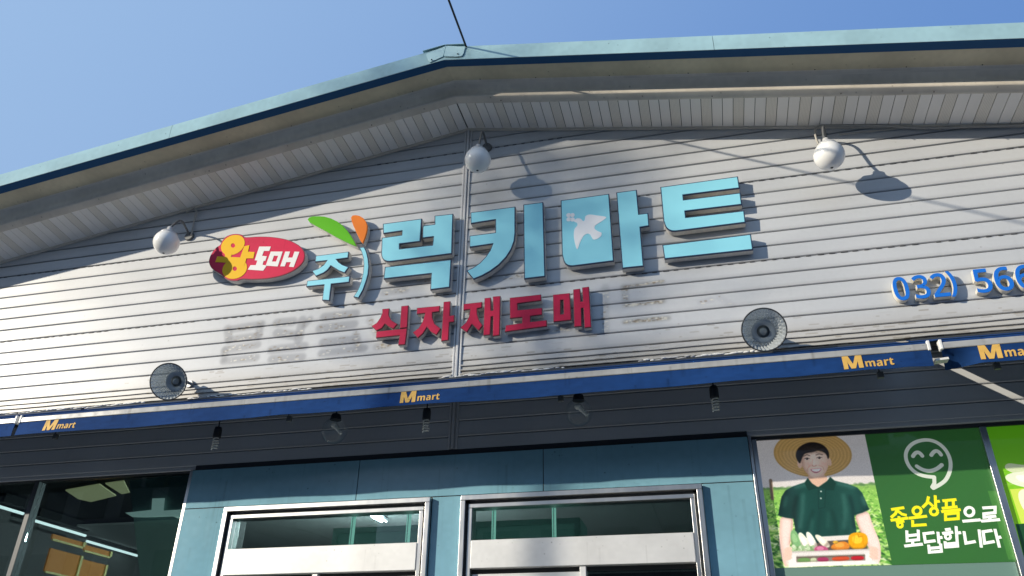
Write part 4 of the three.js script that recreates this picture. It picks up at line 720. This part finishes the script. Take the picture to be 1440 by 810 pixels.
// prism floodlights
function floodLamp(rim, rz, apex, az, base, R, label) {
  const a = W(rim[0], rim[1], rz), b = W(apex[0], apex[1], az), ax = a.clone().sub(b).normalize(), len = a.distanceTo(b), o = thing('dish_lamp', label, 'lamp', W(base[0], base[1], 0), 'clear ribbed dish lamps above the awning');
  const q = new THREE.Quaternion().setFromUnitVectors(V(0, 1, 0), ax), put = (g) => { g.applyQuaternion(q); g.translate(b.x - o.position.x, b.y - o.position.y, b.z - o.position.z); return g; };
  const n = 60, rows = 8, pos = [], idx = [];                      // zigzag prisms round a bell
  const prof = (t) => R * (0.36 + 0.64 * Math.pow(t, 0.72));
  for (let side = 0; side < 2; side++) for (let j = 0; j <= rows; j++) for (let i = 0; i < n; i++) {
    const t = j / rows, ph = i / n * Math.PI * 2, cut = t > 0.35 ? 1 : 0.5, r = prof(t) + (side ? -0.004 : 0.0) + ((i + (j >> 1)) % 2 ? 0.012 : -0.012) * cut * (j % 2 ? 1 : 0.35); pos.push(r * Math.cos(ph), t * len, r * Math.sin(ph));
  }
  const N = (rows + 1) * n; for (let s = 0; s < 2; s++) for (let j = 0; j < rows; j++) for (let i = 0; i < n; i++) { const k = s * N + j * n + i, k2 = s * N + j * n + (i + 1) % n; s ? idx.push(k, k2, k + n, k2, k2 + n, k + n) : idx.push(k, k + n, k2, k2, k + n, k2 + n); }
  const g = new THREE.BufferGeometry(); g.setAttribute('position', new THREE.Float32BufferAttribute(pos, 3)); g.setIndex(idx); const gg = g.toNonIndexed(); gg.computeVertexNormals();
  mesh('ribbed_dish', put(gg), M.prism, o);
  const tor = new THREE.TorusGeometry(R + 0.002, 0.006, 8, 56); tor.rotateX(Math.PI / 2); tor.translate(0, len, 0); mesh('rim', put(tor), M.darkMetal, o);
  const hs = new THREE.LatheGeometry([[0, -0.13], [0.045, -0.13], [0.055, -0.10], [0.06, -0.02], [R * 0.38, -0.008], [R * 0.38, 0.0], [0.0, 0.003]].map(([x, y]) => new THREE.Vector2(x, y)), 32); mesh('housing', put(hs), std(0.17, 0.19, 0.2, { roughness: 0.35, metalness: 0.4 }), o);
  const ln = new THREE.LatheGeometry([[0.052, len * 0.16], [R * 0.36, len * 0.2], [R * 0.44, len * 0.24], [R * 0.56, len * 0.25], [R * 0.575, len * 0.22], [R * 0.5, len * 0.18]].map(([a, b]) => new THREE.Vector2(a, b)), 48); mesh('lens_ring', put(ln), phys(0.46, 0.5, 0.53, { roughness: 0.22 }), o);
  const bu = new THREE.SphereGeometry(0.032, 20, 14); bu.scale(1, 1.3, 1); bu.translate(0, 0.045, 0); mesh('lamp_bulb', put(bu), phys(0.3, 0.33, 0.34, { roughness: 0.1, clearcoat: 1 }), o);
  const e = b.clone().addScaledVector(ax, -0.12).sub(o.position);
  mesh('bracket_arm', [tube([V(0, 0, 0.01), V(e.x * 0.3, e.y * 0.5 + 0.01, 0.05), e], 0.015, 16), (() => { const c = new THREE.CylinderGeometry(0.04, 0.045, 0.03, 14); c.rotateX(Math.PI / 2); c.translate(0, 0, 0.018); return c; })(), (() => { const s = new THREE.SphereGeometry(0.028, 10, 8); s.translate(e.x, e.y, e.z); return s; })()], M.steelGrey, o);
}
floodLamp([236.7, 536.5], 0.42, [250, 536], 0.22, [268, 541], 0.173, 'ribbed dish lamp at the left, above the awning');
floodLamp([1074.4, 463.5], 0.42, [1073, 466.5], 0.22, [1078, 470], 0.173, 'ribbed dish lamp at the right, seen face on');

// lamps hanging under the awning
function spiralLamp(px, py, z, label) {
  const C = W(px, py, z), top = FZ(z) - 0.012, o = thing('spiral_lamp', label, 'lamp', V(C.x, top, z), 'spiral bulbs hanging under the awning'), y = C.y - top;
  mesh('stem', cyl(V(0, 0, 0), V(0, y + 0.14, 0), 0.006), M.darkMetal, o);
  const so = new THREE.LatheGeometry([[0, 0.15], [0.03, 0.148], [0.036, 0.12], [0.036, 0.055], [0.028, 0.04], [0, 0.04]].map(([a, b]) => new THREE.Vector2(a, b)), 18); so.translate(0, y, 0); mesh('socket', so, M.darkMetal, o);
  const p = []; for (let i = 0; i <= 90; i++) { const t = i / 90, a = t * Math.PI * 2 * 4.5; p.push(V(0.024 * Math.cos(a), y + 0.045 - t * 0.105, 0.024 * Math.sin(a))); }
  mesh('spiral_tube', tube(p, 0.0065, 150, 7), M.bulb, o);
}
spiralLamp(303, 623, 0.4, 'spiral bulb under the awning above the left window edge');
spiralLamp(599, 598, 0.4, 'spiral bulb under the awning left of the centre joint');
spiralLamp(1006, 568, 0.4, 'spiral bulb under the awning near the farmer poster');
function clearLamp(px, py, z, label) {
  const C = W(px, py, z), top = FZ(z) - 0.012, o = thing('clear_globe_lamp', label, 'lamp', V(C.x, top, z), 'clear globe lamps under the awning'), y = C.y - top;
  mesh('stem', cyl(V(0, 0, 0), V(0, y + 0.15, 0), 0.006), M.darkMetal, o);
  const gl = new THREE.SphereGeometry(0.115, 32, 24); gl.translate(0, y, 0); mesh('glass_globe', gl, M.clear, o);
  const cp = new THREE.CylinderGeometry(0.04, 0.05, 0.05, 18); cp.translate(0, y + 0.125, 0); mesh('cap', cp, M.darkMetal, o);
  mesh('bulb', [(() => { const s = new THREE.CylinderGeometry(0.026, 0.02, 0.05, 14); s.rotateZ(0.7); s.translate(0.02, y + 0.028, 0); return s; })(), (() => { const s = new THREE.SphereGeometry(0.032, 16, 12); s.scale(1, 0.8, 1); s.translate(-0.004, y + 0.05, 0); return s; })(), (() => { const s = new THREE.CylinderGeometry(0.016, 0.014, 0.05, 14); s.rotateZ(0.7); s.translate(0.05, y - 0.01, 0); return s; })()], M.bulb, o);
}
clearLamp(470, 606, 0.42, 'clear glass globe lamp under the awning above the left door');
clearLamp(814, 580, 0.42, 'clear glass globe lamp under the awning above the right door');

// ------------------------------------------------------------------ wires
{
  const P0 = W(656, 67, 0.9), pts = []; for (let i = 0; i <= 16; i++) { const k = i * 1.6; pts.push(V(P0.x + 0.06 * k, P0.y - 0.155 * k + 0.0045 * k * k * 0.2, P0.z + k)); }
  tag(mesh('overhead_cable', tube(pts, 0.011, 60, 8), M.cable), 'black cable running from the roof peak up out of the picture', 'cable');
  const r = []; for (const [a, b, z] of [[1460, 175, 0.04], [1380, 178, 0.035], [1300, 180, 0.03], [1230, 176.5, 0.04], [1175, 176.5, 0.04], [1155, 177, 0.04], [1147, 182, 0.05], [1147, 192, 0.05], [1151, 203, 0.04]]) r.push(W(a, b, z));
  tag(mesh('conduit', tube(r, 0.011, 90, 8), M.conduit), 'pale conduit along the right eave, bending down to the sunlit globe lamp', 'conduit');
  const l = []; for (const [a, b, z] of [[262, 299, 0.05], [272, 292.5, 0.045], [276, 296, 0.04], [274, 306, 0.035], [271, 320, 0.03], [269, 331, 0.03]]) l.push(W(a, b, z));
  tag(mesh('conduit', tube(l, 0.011, 40, 8), M.conduit), 'short grey conduit from the left eave down to the left globe lamp', 'conduit');
  const c = []; for (const [a, b, z] of [[1180, 189, 0.02], [1230, 184, 0.02], [1290, 178.5, 0.02], [1350, 177, 0.03]]) c.push(W(a, b, z));
  tag(mesh('wall_cable', tube(c, 0.006, 40, 6), M.conduit), 'thin grey cable rising to the right eave beside the sunlit globe', 'cable');
}

// ------------------------------------------------------------------ what shows through the glass
{
  const tubes = [[[-2, 712], [22, 723]], [[48, 732], [105.5, 754]], [[122, 761], [175.5, 782]], [[183, 787], [196, 793]]], Y = 3.95;
  const lab = ['lit fluorescent tube in the leftmost window pane', 'lit fluorescent tube above the left orange board', 'lit fluorescent tube above the right orange board', 'short stretch of lit fluorescent tube beside the grey reflection sheet'];
  tubes.forEach(([a, b], i) => {
    const p = along(...a, 'y', Y), q = along(...b, 'y', Y), o = thing('fluorescent_lamp', lab[i], 'lamp', V(p.x, Y, p.z), 'fluorescent tubes inside the shop'), e = q.clone().sub(o.position); e.x = 0; e.y = 0;
    if (i === 3) e.z *= 1; const len = Math.abs(e.z);
    mesh('lamp_tube', cyl(V(0, 0, 0), e, 0.019), M.tubeLight, o); mesh('batten', box(-0.06, 0.06, 0.06, 0.17, Math.min(0, e.z), Math.max(0, e.z)), M.insideDark, o);
    const la = new THREE.RectAreaLight(new THREE.Color(0.85, 0.97, 1), 0.8, 0.08, Math.max(0.3, len)); la.position.set(0, -0.06, e.z / 2); la.lookAt(V(p.x, 0, p.z + e.z / 2)); la.rotation.set(-Math.PI / 2, 0, 0); o.add(la);
  });
  // skylight panels in the ceiling
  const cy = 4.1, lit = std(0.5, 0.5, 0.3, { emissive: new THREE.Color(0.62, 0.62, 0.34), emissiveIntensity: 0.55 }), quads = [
    [[[92, 690], [140, 681.5], [163, 697.5], [128, 706], [110, 702]], 'pale yellow ceiling panel behind the left window, the wider of two'],
    [[[148, 680.5], [174, 677], [182, 693], [171, 695]], 'pale yellow ceiling panel behind the left window, beside the grey reflection sheet']];
  for (const [pp, label] of quads) {
    const w = pp.map(([a, b]) => along(a, b, 'y', cy)), s = shapeOf(w.map((p) => [p.x, -p.z])), g = new THREE.ExtrudeGeometry(s, { depth: 0.015, bevelEnabled: false }); g.rotateX(-Math.PI / 2); g.translate(0, cy - 0.0, 0);
    tag(mesh('ceiling_panel', g, lit), label, 'ceiling panel', 'lit ceiling panels in the shop');
  }
  // orange boards hung across the shop
  const xb = -6.9, boards = [[[[74, 750], [116, 763.5], [113, 770], [75, 757]]], [[[71, 770], [110, 782], [104, 815], [62, 800]]], [[[119, 764], [153, 777.5], [152, 784.5], [118, 772]]], [[[114, 784], [146, 796], [140, 826], [110, 812]]]];
  const oc = std(0.42, 0.17, 0.035, { roughness: 0.7, emissive: new THREE.Color(0.3, 0.1, 0.012), emissiveIntensity: 0.9 }), fr = std(0.6, 0.55, 0.25, { roughness: 0.6, emissive: new THREE.Color(0.5, 0.42, 0.12), emissiveIntensity: 0.35 });  // boards and their frames carry an added glow to brighten them
  const bl = ['narrow orange board at the top left of the hanging frame', 'large orange board at the left of the hanging frame', 'narrow orange board at the top right of the hanging frame', 'large orange board at the right of the hanging frame'];
  boards.forEach(([pp], i) => {
    const w = pp.map(([a, b]) => along(a, b, 'x', xb)), z0 = Math.min(...w.map((p) => p.z)), z1 = Math.max(...w.map((p) => p.z)), yT = (w[0].y + w[1].y) / 2, yB = (w[2].y + w[3].y) / 2;
    const o = thing('orange_board', bl[i], 'board', V(xb, yB, (z0 + z1) / 2), 'orange boards behind the left window'), h = (z1 - z0) / 2;
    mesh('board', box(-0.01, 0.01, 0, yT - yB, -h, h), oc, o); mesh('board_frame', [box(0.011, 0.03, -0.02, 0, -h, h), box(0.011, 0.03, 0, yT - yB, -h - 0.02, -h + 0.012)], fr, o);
  });
  // grey sheet and glowing cut-out imitating street and sky reflections in the same window
  const cz = -0.16, cu = [[182, 676], [278, 664], [250, 812], [197, 812]].map(([a, b]) => { const p = W(a, b, cz); return [p.x, p.y]; });
  tag(mesh('grey_reflection', ext(cu, [], cz - 0.01, cz), std(0.22, 0.33, 0.32, { roughness: 0.9 })), 'grey green sheet standing in for a street reflection in the window left of the blue panels', 'reflection');
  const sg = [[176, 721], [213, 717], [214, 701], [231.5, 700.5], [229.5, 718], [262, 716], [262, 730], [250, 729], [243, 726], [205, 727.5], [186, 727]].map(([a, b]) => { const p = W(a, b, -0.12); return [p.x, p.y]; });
  tag(mesh('sky_reflection', ext(sg, [], -0.125, -0.12), std(0.72, 0.85, 0.82, { roughness: 0.7, emissive: new THREE.Color(0.55, 0.78, 0.74), emissiveIntensity: 0.6 })), 'pale glowing cut-out standing in for a bright sky reflection in the left window', 'sign');
  { // twin tube lamp behind the left transom, lighting the lobby ceiling
    const lc = std(0.62, 0.64, 0.63, { roughness: 0.9 }); mesh('lobby_ceiling', box(-5.6, 0.6, 4.02, 4.05, -8.5, -0.25), lc, shop); mesh('lobby_ceiling', box(-9.3, -5.601, 4.02, 4.05, -8.5, -3.3), lc, shop);
    const p = along(531, 728, 'y', 3.8), o = thing('twin_tube_lamp', 'lit twin tube lamp behind the left transom', 'lamp', p);
    mesh('lamp_tube', cyl(V(-0.03, 0, -0.2), V(-0.03, 0, 0.2), 0.014), M.tubeLight, o); mesh('lamp_tube', cyl(V(0.04, 0, -0.2), V(0.04, 0, 0.2), 0.014), M.tubeLight, o); mesh('hanger', [box(-0.05, 0.06, 0.03, 0.05, -0.2, 0.2), cyl(V(0, 0.05, 0), V(0, 0.22, 0), 0.006)], M.darkMetal, o);
    const l = new THREE.PointLight(new THREE.Color(0.85, 0.97, 1), 42); l.position.set(0.005, -0.05, 0); l.shadow.radius = 3; l.castShadow = true; o.add(l);
  }
  // mint tinted posts and shelf units behind the transoms, brightened by an added glow
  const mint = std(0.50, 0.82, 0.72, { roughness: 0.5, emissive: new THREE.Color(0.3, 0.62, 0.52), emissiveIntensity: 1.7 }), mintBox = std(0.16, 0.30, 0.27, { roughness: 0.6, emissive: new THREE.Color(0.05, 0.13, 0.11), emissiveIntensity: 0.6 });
  for (const [px, py, label] of [[498, 726, 'pale mint post with added glow behind the left transom, nearer its middle'], [576, 721, 'pale mint post with added glow at the right end of the left transom'], [695, 716, 'pale mint post with added glow at the left end of the right transom'], [779, 712, 'pale mint post with added glow behind the right transom, beside the mint cabinet edge']]) {
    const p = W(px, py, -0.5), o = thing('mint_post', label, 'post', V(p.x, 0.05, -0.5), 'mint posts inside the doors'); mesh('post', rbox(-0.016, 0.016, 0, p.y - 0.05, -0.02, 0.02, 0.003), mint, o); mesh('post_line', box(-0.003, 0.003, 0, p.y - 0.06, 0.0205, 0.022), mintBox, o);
  }
  for (const [x0, y0, x1, label] of [[470, 744, 615, 'mint cabinet top seen through the left transom'], [664, 735, 816, 'mint cabinet top seen through the right transom']]) {
    const p = W(x0, y0, -0.9), q = W(x1, y0 - 8, -0.9), o = thing('mint_cabinet', label, 'cabinet', V(p.x, 0.05, -0.9), 'mint cabinets inside the doors'), h = p.y - 0.05, w = q.x - p.x;
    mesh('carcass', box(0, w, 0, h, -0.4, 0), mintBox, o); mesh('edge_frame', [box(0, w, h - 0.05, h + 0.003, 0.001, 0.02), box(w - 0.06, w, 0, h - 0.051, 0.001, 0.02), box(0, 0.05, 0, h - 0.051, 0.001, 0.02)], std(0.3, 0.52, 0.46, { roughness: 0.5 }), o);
  }
}

// ------------------------------------------------------------------ the street behind the viewer (seen in glass and steel, with an added tree for soft shade on the gable)
{
  const wall = std(0.30, 0.29, 0.27, { roughness: 0.85, map: (() => { const t = grainTexture(256, 200, 255, mottled, [4, 4]); t.colorSpace = THREE.SRGBColorSpace; return t; })() }), dark = std(0.03, 0.035, 0.04, { roughness: 0.15 });
  const list = [[-50, -18, 12, 26], [-17, -10.5, 4.5, 27], [-10, 3, 12.5, 25], [4, 30, 11, 26]];
  list.forEach(([x0, x1, h, z], i) => {
    const o = thing('street_building', ['long grey block opposite, far left', 'low shop opposite the left door', 'tall grey block opposite the right door', 'tall block opposite, far right'][i], 'building', V((x0 + x1) / 2, 0, z)), w = (x1 - x0) / 2;
    mesh('wall', box(-w, w, 0, h, 0, 9), wall, o); mesh('parapet', box(-w - 0.1, w + 0.1, h + 0.001, h + 0.35, -0.1, 9.1), M.trim, o);
    for (let fl = 0; fl < Math.floor(h / 3); fl++) for (let x = -w + 1; x < w - 1.6; x += 2.4) mesh('window', box(x, x + 1.5, 1 + fl * 3, 2.4 + fl * 3, -0.03, 0.02), dark, o);
  });
  for (const [k, label] of [[0, 'uppermost black street wire behind the viewer'], [1, 'middle black street wire behind the viewer'], [2, 'lowest black street wire behind the viewer']]) {
    const q = []; for (let i = 0; i <= 20; i++) { const t = i / 20; q.push(V(-20 + 18 * t, 9.6 - 5.2 * t - 0.8 * Math.sin(Math.PI * t) - k * 0.34 + 0.05 * Math.sin(t * 40 + k), 14 + k * 0.3)); }
    tag(mesh('street_wire', tube(q, 0.016, 80, 6), M.cable), label, 'wire', 'street wires opposite');
  }
  // unseen bare tree added on the sun's line; its fine twigs thin the sunlight on the middle of the gable
  const D = 25 / 1.767, base = V(-1.35 - SX * D, 0, D), o = thing('added_shade_tree', 'unseen bare tree added behind the viewer to thin the sunlight on the gable', 'tree', base), bark = std(0.10, 0.085, 0.07, { roughness: 0.9 });
  const cy = 5.7 - SY * D;
  mesh('trunk', [cyl(V(0, 0, 0), V(0.1, cy - 2.2, 0), 0.12, 0.06), cyl(V(0.1, cy - 2.2, 0), V(0, cy + 2.2, 0.05), 0.05, 0.012)], bark, o);
  const limbs = [], tips = [];
  for (let i = 0; i < 60; i++) { const y = cy - 2.3 + 4.0 * (i / 60), a = i * 2.4, l = rr(0.8, 1.35) * (1 - 0.25 * (i / 60)), e = V(Math.cos(a) * l, y + rr(0.3, 0.8), Math.sin(a) * l), s = V(0.03, y, 0); limbs.push(cyl(s, e, 0.014, 0.006, 6)); for (let k = 0; k < 4; k++) tips.push(s.clone().lerp(e, Math.sqrt(rr(0.05, 1)))); }
  mesh('limb', limbs, bark, o);
  const tw = [];
  for (let i = 0; i < 260; i++) { const s = V(rr(-0.1, 0.45) + rr(-0.3, 0.3), cy + 0.55 + rr(-0.5, 0.5), rr(-0.6, 0.6)), e = s.clone().add(V(rr(-0.3, 0.3), rr(0.05, 0.4), rr(-0.3, 0.3))); tw.push(cyl(s, e, 0.0085, 0.004, 4)); }  // extra twig cluster added to soften the centre globe shadow
  for (let i = 0; i < 740; i++) { const s = tips[Math.floor(rnd() * tips.length)].clone().add(V(rr(-0.35, 0.35), rr(-0.3, 0.35), rr(-0.35, 0.35))), e = s.clone().add(V(rr(-0.45, 0.45), rr(0.05, 0.6), rr(-0.45, 0.45))); tw.push(cyl(s, e, 0.0085, 0.004, 4)); }
  tag(mesh('twigs', tw, bark, o), '', '', '', 'stuff');
}

renderer.render(scene, camera);
